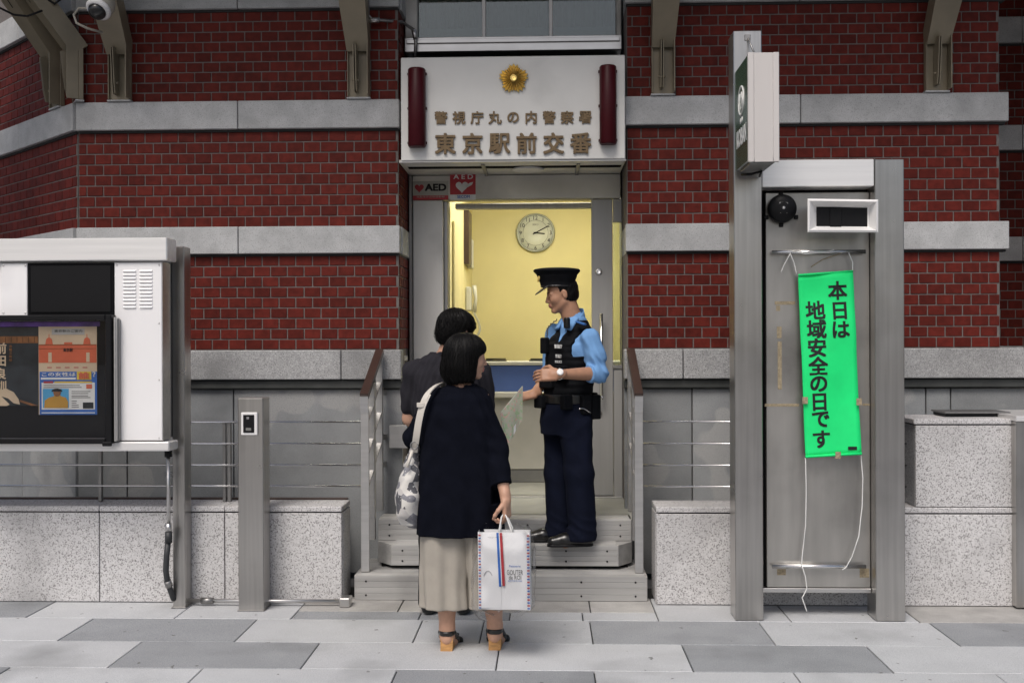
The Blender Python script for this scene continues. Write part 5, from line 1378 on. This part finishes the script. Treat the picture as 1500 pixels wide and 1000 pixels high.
# trousers
G = Field([lo[0], lo[1], .30], [hi[0], hi[1], 1.2], .005)
G.loft([(hipc[2]-.12, hipc[0], hipc[1], .165, .14, a_), (hipc[2]-.03, hipc[0], hipc[1], .178, .135, a_), (bz+.02, waist[0], waist[1], .172, .128, a_)], .03)
for a, b_, c_ in ((hipN, knN, anN), (hipF, knF, anF)):
    G.chain([a+v3((0, 0, -.04)), b_, c_+v3((.008, 0, -.012))], [.105, .089, .083], .03)
    G.cap(c_+v3((-.012, 0, -.02)), c_+v3((-.012, 0, -.005)), .084, .082, .01)
G.disp(lambda x, y, z: folds(x, y, z, .0026, 48)+.005*np.exp(-((z-.42)/.08)**2)*(np.abs(np.sin(48*(z+.55*x)+1.5*np.sin(26*y)))-.5)+.005*np.exp(-((z-.78)/.10)**2)*(np.abs(np.sin(24*(z+.9*x+.3*y)))-.5)+.004*np.exp(-((z-1.02)/.10)**2)*(np.abs(np.sin(26*(z-.9*x)))-.5))
G.cut((0, 0, -1), (0, 0, anN[2]-.045))
obj('trousers', G.mesh(), 'police_navy', po_)
for (an, sole, px0, px1) in ((anN, .305, 822, 870), (anF, .305, 779, 836)):
    G = Field([lo[0]-.1, an[1]-.2, .28], [hi[0], an[1]+.2, .5], .004)
    xh = an[0]+.06; xt = an[0]-.215; dy = .03
    z0 = sole
    G.cap((xh-.035, an[1], z0+.045), (an[0]-.02, an[1], z0+.062), .045, .046, .02)
    G.cap((xh-.035, an[1], z0+.028), (an[0]-.10, an[1]-dy*.5, z0+.034), .040, .043, .02)
    G.cap((an[0]-.10, an[1]-dy*.5, z0+.034), (xt+.04, an[1]-dy, z0+.024), .043, .034, .02)
    G.cap((an[0], an[1], z0+.06), (an[0], an[1], z0+.12), .048, .05, .02)
    G.cut((0, 0, -1), (0, 0, z0+.004))
    sh = obj('shoe', G.mesh(), 'leather', po_)
    G = Field([lo[0]-.1, an[1]-.2, .28], [hi[0], an[1]+.2, .4], .004)
    G.chain([(xh-.033, an[1], z0), (an[0]-.10, an[1]-dy*.5, z0), (xt+.04, an[1]-dy, z0)], [.045, .047, .038], .01)
    G.cut((0, 0, 1), (0, 0, z0+.014)); G.cut((0, 0, -1), (0, 0, z0-.002)); obj('sole', G.mesh(), 'black', sh)
# wrist watch
d = (wrN-elN)/np.linalg.norm(wrN-elN); wc = wrN-d*.012
wa = obj('watch', mesh(*lathe_vf(wc-d*.011, d, [(.033, 0), (.036, .004), (.036, .018), (.033, .022)], 28)), 'chrome', po_, True)
lathe('watch_case', wc+v3((0, -.030, .012)), (0, -.9, .35), [(.02, 0), (.02, .008), (.017, .011), (0, .011)], 'white_paint', wa, 24)

# folded map in the officer's far hand
mp_ = thing('paper_map', 'folded paper map held out in the officer\'s hand', 'map', W(750, 650, YO-.2))
q = [W(766, 565, YO-.12), W(765, 616, YO-.16), W(741, 655, YO-.30), W(734, 604, YO-.26)]
nm = (q[1]-q[0]).cross(q[3]-q[0]).normalized()
for k in range(3):
    of = nm*(.004*k); vv = []; ff = []
    for j in range(7):
        for i in range(7):
            u, w_ = i/6, j/6; p = (q[0]*(1-u)+q[3]*u)*(1-w_)+(q[1]*(1-u)+q[2]*u)*w_
            vv.append(p+of+nm*(.006*math.sin(u*math.pi*2+k)*w_))
    n1 = len(vv); vv += [p+nm*.0008 for p in vv]
    for j in range(6):
        for i in range(6): a = j*7+i; ff += [(a, a+1, a+8, a+7), (n1+a+7, n1+a+8, n1+a+1, n1+a)]
    rim = [i for i in range(7)]+[7*j+6 for j in range(1, 7)]+[42+i for i in range(5, -1, -1)]+[7*j for j in range(5, 0, -1)]
    for a, b_ in zip(rim, rim[1:]+rim[:1]): ff.append((a, n1+a, n1+b_, b_))
    obj('sheet', mesh(vv, ff), 'map_paper' if k != 1 else 'paper_white', mp_)

# ------------------------------------------------------------------ the woman with the bags
YF = 5.15
pw_ = thing('person', 'woman seen from behind in a dark tunic, beige culottes and wedge sandals', 'person', W(690, 952, YF))
hA = frame((.95, .30, 0), R(5)); ho = v3(W(684, 522, YF)); hs = .93
nb_ = v3(W(674, 566, YF)); sN = v3(W(701, 584, YF+.01)); sL = v3(W(640, 586, YF+.02))
elR = v3(W(728, 655, YF-.03)); wrR = v3(W(741, 732, YF-.13)); elL = v3(W(608, 640, YF+.03)); wrL = v3(W(640, 650, YF+.24))
hc = v3(W(674, 745, YF)); hL = v3(W(653, 770, YF)); hR = v3(W(704, 770, YF)); kL = v3(W(654, 850, YF+.01)); kR = v3(W(718, 850, YF+.01)); aL = v3(W(655, 925, YF+.01)); aR = v3(W(725, 922, YF+.03))
lo = [-.85, 4.85, -.01]; hi = [-.05, 5.55, 1.64]
F = Field(lo, hi, .0042)
head(F, ho, hA, hs, fem=True)
F.cap(ho-hA[0]*.02*hs-hA[2]*.05, nb_-[0, 0, .02], .05, .052, .02)
F.loft([(hc[2]-.05, hc[0], hc[1], .165, .125), (hc[2]+.15, hc[0]-.0, hc[1], .14, .105), (nb_[2]-.2, nb_[0], nb_[1], .155, .11), (nb_[2]-.04, nb_[0], nb_[1], .14, .075), (nb_[2], nb_[0], nb_[1], .06, .055)], .02)
F.chain([sN, elR, wrR], [.05, .042, .025], .02); F.chain([sL, elL, wrL], [.05, .042, .025], .02)
hand(F, wrR, (.06, -.02, -1), (.9, -.35, .1), (-.25, -.9, .1), .95, .92)
hand(F, wrL, (.7, .6, .1), (-.2, -.3, .9), (-.5, .5, .3), .5, .92)
for a, b_, c_ in ((hL, kL, aL), (hR, kR, aR)):
    F.chain([a, b_, (b_+c_)/2+v3((0, -.008, .05)), c_+v3((0, 0, .02)), c_-v3((0, 0, .005))], [.08, .058, .054, .037, .036], .02)
    # foot on the wedge: heel high, toes forward and down
    F.cap(c_-v3((0, .012, .03)), c_+v3((0, .01, -.015)), .031, .034, .015)
    F.chain([c_-v3((0, .005, .03)), c_+v3((.008, .08, -.065)), c_+v3((.012, .155, -.10))], [.032, .036, .028], .02)
    for i in range(5): F.cap(c_+v3((.012+(.022-.011*i), .155, -.104)), c_+v3((.014+(.026-.012*i), .195-.006*i, -.109)), .010, .008, .004)
me = F.mesh(); me.materials.append(MATS['skin']); paint(me, facemat(ho, hA, hs))
obj('body', me, None, pw_)
# bobbed hair
G = Field(ho-.24, ho+.2, .0042)
def hp(x, y, z): return ho+hs*(x*hA[0]+y*hA[1]+z*hA[2])
G.ell(hp(-.012, 0, .032), np.array([.116, .098, .098])*hs, .02, 'u', hA)
G.ell(hp(-.03, 0, -.03), np.array([.104, .108, .11])*hs, .03, 'u', hA)
G.ell(hp(-.035, 0, -.085), np.array([.098, .106, .085])*hs, .03, 'u', hA)
G.ell(hp(.125, 0, -.055), np.array([.10, .070, .105])*hs, .012, 's', hA)
G.box(hp(.13, 0, -.068), np.array([.085, .16, .085])*hs, .03, .015, 's', hA)
G.cut((0.1, -.1, -1), v3(W(680, 562, YF)))
def strands(x, y, z):
    a = np.arctan2(y-ho[1], x-ho[0]); w = np.clip((ho[2]+.09-z)/.12, .25, 1)
    return w*(.0014*np.sin(46*a+5*z)+.001*np.sin(83*a-8*z+1))+.005*np.clip((ho[2]-.09-z)/.05, 0, 1)*np.sin(29*a+1)
G.disp(strands)
hw_ = obj('hair', G.mesh(), 'hair', pw_); locks(hw_, ho-hA[0]*.02, 420, ho[2]+.118, W(680, 562, YF).z, pw_)
# tunic
G = Field([lo[0], lo[1], .5], [hi[0], hi[1], 1.36], .0048)
zh = W(674, 789, YF-.15).z
def ts(py, pa, pb, ry, dy=0.0): z = W(674, py, YF).z; xa, xb = W(pa, py, YF).x, W(pb, py, YF).x; return (z, (xa+xb)/2, YF+dy, (xb-xa)/2, ry)
G.loft([ts(792, 611, 736, .155), ts(740, 611, 735, .158), ts(690, 613, 732, .145), ts(650, 617, 727, .132), ts(610, 621, 722, .128), ts(585, 627, 716, .105), ts(571, 643, 706, .08), ts(563, 655, 697, .062)], .015, pw=2.5,
       fn=lambda a, z: np.clip((1.05-z)/.45, 0, 1)*(.007*np.sin(7*a+1)+.004*np.sin(13*a+2)))
d = (wrR-elR)/np.linalg.norm(wrR-elR)
eR = v3(W(736, 708, YF-.10)); G.chain([sN+v3((-.005, 0, 0)), elR, eR], [.062, .054, .046], .025)
G.cap(eR-d*.012, eR+d*.002, .0465, .0475, .004)
G.chain([sL+v3((.005, 0, 0)), elL, elL*.4+wrL*.6], [.062, .056, .048], .025)
G.cap(nb_-v3((0, 0, .03)), nb_+v3((0, 0, .05)), .063, .063, .008, 's')
G.disp(lambda x, y, z: wrink(x, y, z, .0016, 42)+.0035*np.exp(-((x-elR[0])/.06)**2-((z-elR[2])/.09)**2)*np.sin(80*(z+.4*x))+.003*np.exp(-((z-1.12)/.12)**2)*np.sin(38*(z+.9*(x+.43))))
G.cut((0, 0, -1), (0, 0, zh+.002))
q = eR+d*.003
sl, x, y, z = G.sub(q-.09, q+.09); pl_ = (x-q[0])*d[0]+(y-q[1])*d[1]+(z-q[2])*d[2]
G.F[sl] = np.where((pl_ > 0) & (x > W(722, 708, YF).x), np.maximum(G.F[sl], pl_), G.F[sl])
obj('tunic', G.mesh(), 'navy_top', pw_)
# culottes: two wide legs
G = Field([lo[0], lo[1], .15], [hi[0], hi[1], .80], .0048)
zc0 = W(674, 895, YF-.10).z
def cs(py, pa, pb, ry, dy=0.0): return ts(py, pa, pb, ry, dy)
pl1 = lambda a, z: np.clip((.62-z)/.35, 0, 1)*(.006*np.sin(6*a+.5)+.005*np.sin(11*a+2))
G.loft([cs(897, 618.5, 689, .105), cs(850, 618, 688, .105), cs(800, 617, 690, .112), cs(740, 618, 690, .12)], .01, pw=2.6, fn=pl1)
G.loft([cs(893, 682, 748, .102, .01), cs(850, 681, 742, .102, .01), cs(800, 680, 734, .112), cs(740, 668, 731, .12)], .006, pw=2.6, fn=pl1)
G.disp(lambda x, y, z: folds(x, y, z, .0022, 60, 1)+.0015*np.sin(30*z+20*x))
G.cut((0, 0, -1), (0, 0, zc0)); 
obj('culottes', G.mesh(), 'beige_cloth', pw_)
# wedge sandals
for c_ in (aL, aR):
    hx_, hy_ = c_[0], c_[1]-.045
    prof = [(0, .0), (.015, .064), (.06, .062), (.12, .034), (.17, .022), (.245, .020), (.255, .008), (.24, 0)]
    v = []; f = []; m_ = len(prof)
    for (t, h) in prof:
        w0 = .030+.012*min(1, t/.15)-.012*max(0, (t-.18)/.07); cx_ = hx_+.05*t
        tp = 1.0 if h > .03 else 1.0
        v += [(cx_-w0, hy_+t, h+.001), (cx_+w0, hy_+t, h+.001)]
    for i in range(m_): j = (i+1) % m_; f.append((2*i, 2*i+1, 2*j+1, 2*j))
    f.append(tuple(2*i for i in range(m_))[::-1]); f.append(tuple(2*i+1 for i in range(m_)))
    sa = obj('sandal', mesh(v, f), 'cork', pw_)
    G = Field(c_-.14, c_+v3((.14, .3, .08)), .004)
    G.loft([(c_[2]-.012, c_[0], c_[1]-.004, .039, .043), (c_[2]+.012, c_[0], c_[1]-.006, .040, .042)], .004); 
    G.chain([c_+v3((-.036, -.0, -.0)), c_+v3((-.036, .05, -.035)), c_+v3((-.03, .1, -.07))], [.011, .012, .012], .006)
    G.chain([c_+v3((.036, 0, 0)), c_+v3((.042, .05, -.035)), c_+v3((.044, .1, -.07))], [.011, .012, .012], .006)
    G.cap(c_+v3((-.03, .13, -.08)), c_+v3((.05, .13, -.08)), .022, .022, .008)
    obj('sandal_strap', G.mesh(), 'leather', sa)
    G = Field(c_-.14, c_+v3((.14, .3, .08)), .004)
    G.chain([(hx_, hy_+.035, .066), (hx_+.004, hy_+.09, .052), (hx_+.008, hy_+.14, .032), (hx_+.012, hy_+.22, .025)], [.030, .034, .039, .034], .008); 
    sl, x, y, z = G.sub(c_-.2, c_+.4); s_ = np.interp(y[0, :, 0], hy_+np.array([0, .015, .06, .12, .17, .25]), [.062, .066, .064, .036, .024, .022])[None, :, None]
    G.F[sl] = np.maximum(G.F[sl], np.maximum(z-s_-.005, s_-.003-z)).astype(np.float32)
    obj('insole', G.mesh(), 'black_matte', sa)

# shoulder bag
sb = thing('shoulder_bag', 'patchwork grey and white shoulder bag hanging at the woman\'s left side', 'bag', W(597, 770, YF))
G = Field([-.88, 4.95, .55], [-.55, 5.35, 1.08], .0045)
def bs_(py, pa, pb, ry): z = W(600, py, YF-.02).z; xa, xb = W(pa, py, YF-.02).x, W(pb, py, YF-.02).x; return (z, (xa+xb)/2, YF-.01, (xb-xa)/2, ry)
G.loft([bs_(771, 598, 612, .05), bs_(766, 588, 616, .085), bs_(750, 581, 619, .115), bs_(725, 580, 620, .12), bs_(700, 585, 618, .10), bs_(680, 592, 616, .07), bs_(660, 600, 614, .035), bs_(650, 603, 613, .022)], .012, pw=2.2)
G.disp(lambda x, y, z: .003*np.sin(60*y+30*z)+.003*np.sin(45*z-50*x+20*y)+.002*np.sin(110*(y+.3*z)))
obj('bag_body', G.mesh(), 'bag_patch', sb)
sp = [W(606, 662, YF-.05), W(609, 640, YF-.09), W(613, 615, YF-.115), W(618, 595, YF-.12), W(626, 577, YF-.11), W(638, 564.5, YF-.055), W(648, 561.5, YF+.02), W(648, 572, YF+.09), W(640, 600, YF+.14)]
def ribbon(name, pts, w, t, m, parent, wd):
    P_ = []
    for i in range(len(pts)-1):
        a, b_, c_, d_ = pts[max(i-1, 0)], pts[i], pts[i+1], pts[min(i+2, len(pts)-1)]
        for k in range(6):
            s = k/6; P_.append(.5*((2*b_)+(c_-a)*s+(2*a-5*b_+4*c_-d_)*s*s+(3*b_-a-3*c_+d_)*s**3))
    P_.append(pts[-1]); v = []; f = []
    for i, p in enumerate(P_):
        tg = (P_[min(i+1, len(P_)-1)]-P_[max(i-1, 0)]).normalized(); W_ = Vector(wd(i/(len(P_)-1))); W_ = (W_-tg*tg.dot(W_)).normalized(); N_ = tg.cross(W_)
        v += [p+W_*w/2+N_*t/2, p-W_*w/2+N_*t/2, p-W_*w/2-N_*t/2, p+W_*w/2-N_*t/2]
        if i:
            for k in range(4): a = 4*(i-1)+k; b_ = 4*(i-1)+(k+1) % 4; f.append((a, b_, b_+4, a+4))
    f += [(3, 2, 1, 0), tuple(4*(len(P_)-1)+k for k in range(4))]
    return obj(name, mesh(v, f), m, parent)
ribbon('strap', sp, .028, .005, 'strap_white', sb, lambda t: (1, -.2, .35))
ribbon('strap', [p+Vector((.012, -.006, 0)) for p in sp[:5]], .016, .004, 'strap_white', sb, lambda t: (1, -.2, .35))
rg = []
for k in range(25): a = k/24*2*math.pi; c = W(607, 652, YF-.075); rg.append(c+Vector((.018*math.cos(a), -.004, .018*math.sin(a))))
tube('ring', rg, .004, 'steel_dark', sb, 8)
c = W(616, 593, YF-.125); box('buckle', c.x-.018, c.x+.018, c.y-.006, c.y+.002, c.z-.012, c.z+.012, 'strap_white', sb, .002)
tube('tail_strap', [W(604, 660, YF-.09), W(600, 672, YF-.11), W(596, 684, YF-.12)], .009, 'strap_white', sb, 8)

# paper shopping bag in clear plastic
YG = YF-.185
gb = thing('shopping_bag', 'white paper shopping bag with red and blue ribbon inside clear plastic', 'shopping bag', W(735, 890, YG))
a_ = R(-3); bx0, bx1 = W(699, 0, YG).x, W(774.5, 0, YG).x; bz1, bz0 = W(737, 777, YG).z, W(737, 888, YG).z
cxm = (bx0+bx1)/2; hw = (bx1-bx0)/2
def bp(u, d, w): return Vector((cxm+(u*math.cos(a_))*hw-d*math.sin(a_)+.004*(.5-w), YG+d+u*hw*math.sin(a_), bz0+(bz1-bz0)*w))
dth = .055
vv = []; ff = []
nu, nw = 8, 10
for d_, s in ((-dth, 1), (dth, -1)):
    k0 = len(vv)
    for j in range(nw+1):
        for i in range(nu+1):
            u = -1+2*i/nu; w_ = j/nw
            vv.append(bp(u*(1-.0*w_), d_*(1-.35*w_)+.003*math.sin(5*u+4*w_), w_))
    for j in range(nw):
        for i in range(nu): a = k0+j*(nu+1)+i; q = (a, a+1, a+nu+2, a+nu+1); ff.append(q if s > 0 else q[::-1])
n1 = (nu+1)*(nw+1)
for j in range(nw):
    a, b_ = j*(nu+1), (j+1)*(nu+1); ff.append((a, b_, n1+b_, n1+a)); a += nu; b_ += nu; ff.append((b_, a, n1+a, n1+b_))
for i in range(nu): ff.append((i+1, i, n1+i, n1+i+1))
obj('paper_body', mesh(vv, ff), 'white', gb)
def onbag(name, u0, u1, w0, w1, m, off=.002, skew=0.0):
    q = [bp(u0+skew*(1-w), -dth*(1-.35*w)-off, w) for w in (w0,)]+[bp(u1+skew*(1-w0), -dth*(1-.35*w0)-off, w0), bp(u1+skew*(1-w1), -dth*(1-.35*w1)-off, w1), bp(u0+skew*(1-w1), -dth*(1-.35*w1)-off, w1)]
    v = [tuple(p) for p in q]+[tuple(p+Vector((0, .0008, 0))) for p in q]
    return obj(name, mesh(v, [(0, 1, 2, 3), (7, 6, 5, 4), (0, 4, 5, 1), (1, 5, 6, 2), (2, 6, 7, 3), (3, 7, 4, 0)]), m, gb)
onbag('fold_panel', -.985, -.12, .02, .98, 'white', .0032)
onbag('ribbon_blue', -.28, -.19, .30, .995, 'paper_blue', .0062, .12); onbag('ribbon_red', -.16, -.06, .31, .995, 'paper_red', .0068, .14); onbag('ribbon_white', -.19, -.16, .32, .995, 'white', .0064, .13)
for k in range(26):
    w_ = .015+k*.0375
    onbag('edge_stripe', .89, .99, w_, w_+.016, 'paper_red' if k % 2 else 'paper_blue', .0064)
    onbag('edge_stripe', -.975, -.89, w_, w_+.014, 'paper_red' if k % 2 else 'paper_blue', .0068)
for (s_, w_, ww, hh) in (('Patisserie', .565, .055, .009), ('GOUTER', .485, .078, .024), ('de ROI', .42, .06, .02), ('gateaux', .375, .07, .007)):
    c = bp(.42, -dth*(1-.35*w_)-.0045, w_); text('lettering', s_, c, .05, 'kick' if hh > .01 else 'paper_blue', gb, 0, .002, right=(math.cos(a_), math.sin(a_), 0), fitw=ww, fith=hh)
cr = bp(-.62, -dth*.82-.0055, .47)
tube('crest', [cr+Vector((.02*math.sin(t)*1.0, -.001, .012*math.cos(2*t))) for t in np.linspace(-1.6, 1.6, 14)], .0013, 'steel_h', gb, 5)
ht = W(738, 752, YG)
for d_ in (-1, 1):
    pa, pb = bp(-.2, d_*dth*.6, 1.0), bp(.32, d_*dth*.6, 1.0)
    P_ = [pa-Vector((0, 0, .03)), pa+Vector((.004, 0, .01)), Vector((ht.x-.012, (pa.y+wrR[1])/2, ht.z-.02)), Vector((ht.x, wrR[1]-.012+.012*d_, ht.z)), Vector((ht.x+.014, (pb.y+wrR[1])/2, ht.z-.02)), pb+Vector((-.004, 0, .01)), pb-Vector((0, 0, .03))]
    tube('handle', P_, .0042, 'string', gb, 8)
# clear film around it: crumpled shell
vv = []; ff = []; nu, nw = 96, 60
for j in range(nw+1):
    w_ = j/nw
    for i in range(nu):
        t = 2*math.pi*i/nu; zz__ = bz0-.03+(bz1-bz0+.05)*w_
        cr_ = .006*math.sin(4*t+5*w_)+.004*math.sin(7*t-9*w_+2)+.003*math.sin(3*t+19*w_)+.0015*math.sin(11*t+13*w_)
        sg_ = (abs(math.cos(t))**.55)*math.copysign(1, math.cos(t)); sg2 = (abs(math.sin(t))**.7)*math.copysign(1, math.sin(t))
        rx = hw+.014+.01*math.sin(3*w_)+(.02*(1-w_) if math.cos(t) < 0 else 0); tw = 1 if w_ < .9 else 1-(w_-.9)*2.5
        bot = 1-.5*max(0, (.07-w_)/.07)
        x = cxm+sg_*rx*tw*bot+cr_*.7-.004*(1-w_); y = YG+sg2*(dth+.030)*tw*bot+cr_*.8
        vv.append((x, y, zz__+.012*math.sin(5*t+1)*(1 if w_ > .93 or w_ < .05 else 0)-(.03*max(0, -math.cos(t)) if w_ < .06 else 0)))
for j in range(nw):
    for i in range(nu): a = j*nu+i; b_ = j*nu+(i+1) % nu; ff.append((a, b_, b_+nu, a+nu))
obj('plastic_cover', mesh(vv, ff), 'plastic_film', gb, True)

# ------------------------------------------------------------------ the man between the woman and the steps
YM = 5.84
pm_ = thing('person', 'man in a dark grey t-shirt seen from behind, standing beyond the woman', 'person', W(655, 895, YM))
hA = frame((.62, .78, 0), R(14)); ho = v3(W(669, 487, YM)); hs = .97
nb_ = v3(W(655, 517, YM-.02)); s_R = v3(W(702, 545, YM+.02)); s_L = v3(W(608, 545, YM)); e_L = v3(W(601, 612, YM+.06)); w_L = v3(W(632, 640, YM+.28)); e_R = v3(W(712, 610, YM+.05)); w_R = v3(W(700, 625, YM+.28))
hc = v3(W(655, 680, YM)); hL = v3(W(640, 690, YM)); hR = v3(W(672, 690, YM)); kL = v3(W(634, 790, YM)); kR = v3(W(676, 790, YM)); aL = v3(W(629, 880, YM+.02)); aR = v3(W(679, 880, YM+.02))
lo = [-1.0, 5.45, -.01]; hi = [-.2, 6.25, 1.8]
F = Field(lo, hi, .0048)
head(F, ho, hA, hs)
F.cap(ho-hA[0]*.02-hA[2]*.05, nb_-[0, 0, .02], .058, .062, .02)
F.loft([(hc[2]-.05, hc[0], hc[1], .165, .12), (hc[2]+.2, hc[0], hc[1], .155, .11), (s_L[2]-.1, nb_[0], nb_[1]+.015, .155, .095), (s_L[2]-.02, nb_[0], nb_[1]+.02, .13, .06), (nb_[2], nb_[0], nb_[1]+.01, .055, .05)], .02)
F.chain([s_L, e_L, w_L], [.050, .044, .028], .02); F.chain([s_R, e_R, w_R], [.050, .044, .028], .02)
hand(F, w_L, (.5, .8, .1), (-.5, .1, .8), (.3, .2, .9), .5); hand(F, w_R, (-.3, .9, .1), (.5, .1, .8), (-.3, .2, .9), .5)
for a, b_, c_ in ((hL, kL, aL), (hR, kR, aR)): F.chain([a, b_, c_], [.085, .057, .04], .02); F.cap(c_-v3((0, 0, .03)), c_+v3((0, .12, -.055)), .036, .03, .02)
me = F.mesh(); me.materials.append(MATS['skin']); paint(me, facemat(ho, hA, hs)); obj('body', me, None, pm_)
G = Field(ho-.2, ho+.2, .0042)
def hp(x, y, z): return ho+hs*(x*hA[0]+y*hA[1]+z*hA[2])
G.ell(hp(-.015, 0, .045), np.array([.118, .1, .098])*hs, .02, 'u', hA); G.ell(hp(-.045, 0, -.025), np.array([.082, .086, .078])*hs, .03, 'u', hA)
G.box(hp(.14, 0, -.05), np.array([.10, .13, .085])*hs, .03, .015, 's', hA)
for q in (-1, 1): G.ell(hp(.0, q*.098, -.012), np.array([.026, .04, .036])*hs, .008, 's', hA)
def tuft(x, y, z):
    a = np.arctan2(y-ho[1], x-ho[0]); return .0018*np.sin(38*a+60*(z-ho[2]))+.0016*np.sin(61*a-45*(z-ho[2])+1)+.002*np.sin(140*z+33*a)
G.disp(tuft); hm_ = obj('hair', G.mesh(), 'hair', pm_); locks(hm_, ho-hA[0]*.02, 420, ho[2]+.125, ho[2]-.06, pm_, drift=1.2, lift=.014)
G = Field([lo[0], lo[1], .75], [hi[0], hi[1], 1.5], .005)
def tsm(py, pa, pb, ry): z = W(655, py, YM).z; xa, xb = W(pa, py, YM).x, W(pb, py, YM).x; return (z, (xa+xb)/2, YM, (xb-xa)/2, ry)
G.loft([tsm(700, 612, 700, .125), tsm(640, 608, 704, .13), tsm(580, 603, 708, .14), tsm(548, 601, 710, .13), tsm(530, 612, 698, .108), tsm(515, 630, 682, .09)], .015)
for a, b_ in ((s_L, e_L), (s_R, e_R)): G.chain([a, a+(b_-a)*.72], [.075, .066], .03)
G.cap(nb_-v3((0, 0, .02)), nb_+v3((.01, .02, .06)), .066, .066, .008, 's')
G.disp(lambda x, y, z: wrink(x, y, z, .0024, 45)+.003*np.sin(40*(z+.8*x)))
obj('t_shirt', G.mesh(), 'tee_grey', pm_)
G = Field([lo[0], lo[1], .05], [hi[0], hi[1], .95], .0055)
G.loft([(hc[2]-.1, hc[0], hc[1], .16, .125), (hc[2]+.07, hc[0], hc[1], .165, .125)], .03)
for a, b_, c_ in ((hL, kL, aL), (hR, kR, aR)): G.chain([a, b_, c_], [.1, .078, .068], .03)
G.disp(lambda x, y, z: folds(x, y, z, .003, 50)); G.cut((0, 0, -1), (0, 0, aL[2]-.04)); obj('trousers', G.mesh(), 'police_black', pm_)
for c_ in (aL, aR):
    G = Field(c_-.2, c_+v3((.2, .3, .15)), .0045)
    G.chain([(c_[0], c_[1]-.045, .04), (c_[0], c_[1]+.06, .04), (c_[0], c_[1]+.17, .03)], [.042, .046, .036], .02); G.cap(c_-v3((0, 0, .03)), c_+v3((0, 0, .02)), .045, .048, .02)
    G.cut((0, 0, -1), (0, 0, .002)); obj('shoe', G.mesh(), 'leather', pm_)

# things of a kind share a group
for n_, g_ in (('aed_sticker', 'stickers on the door header'), ('poster', 'posters in the glazed case'), ('ceiling_lamp', 'lamps in the lit room'), ('pen_tray', 'pen trays on the counter'),
               ('stair_railing', 'railings beside the steps'), ('brick_wall', 'brick walls of the building'), ('granite_planter', 'granite planters along the wall'), ('person', 'people at the entrance')):
    for o in list(COL.objects):
        if o.parent is None and o.name.split('.')[0] == n_: o['group'] = g_
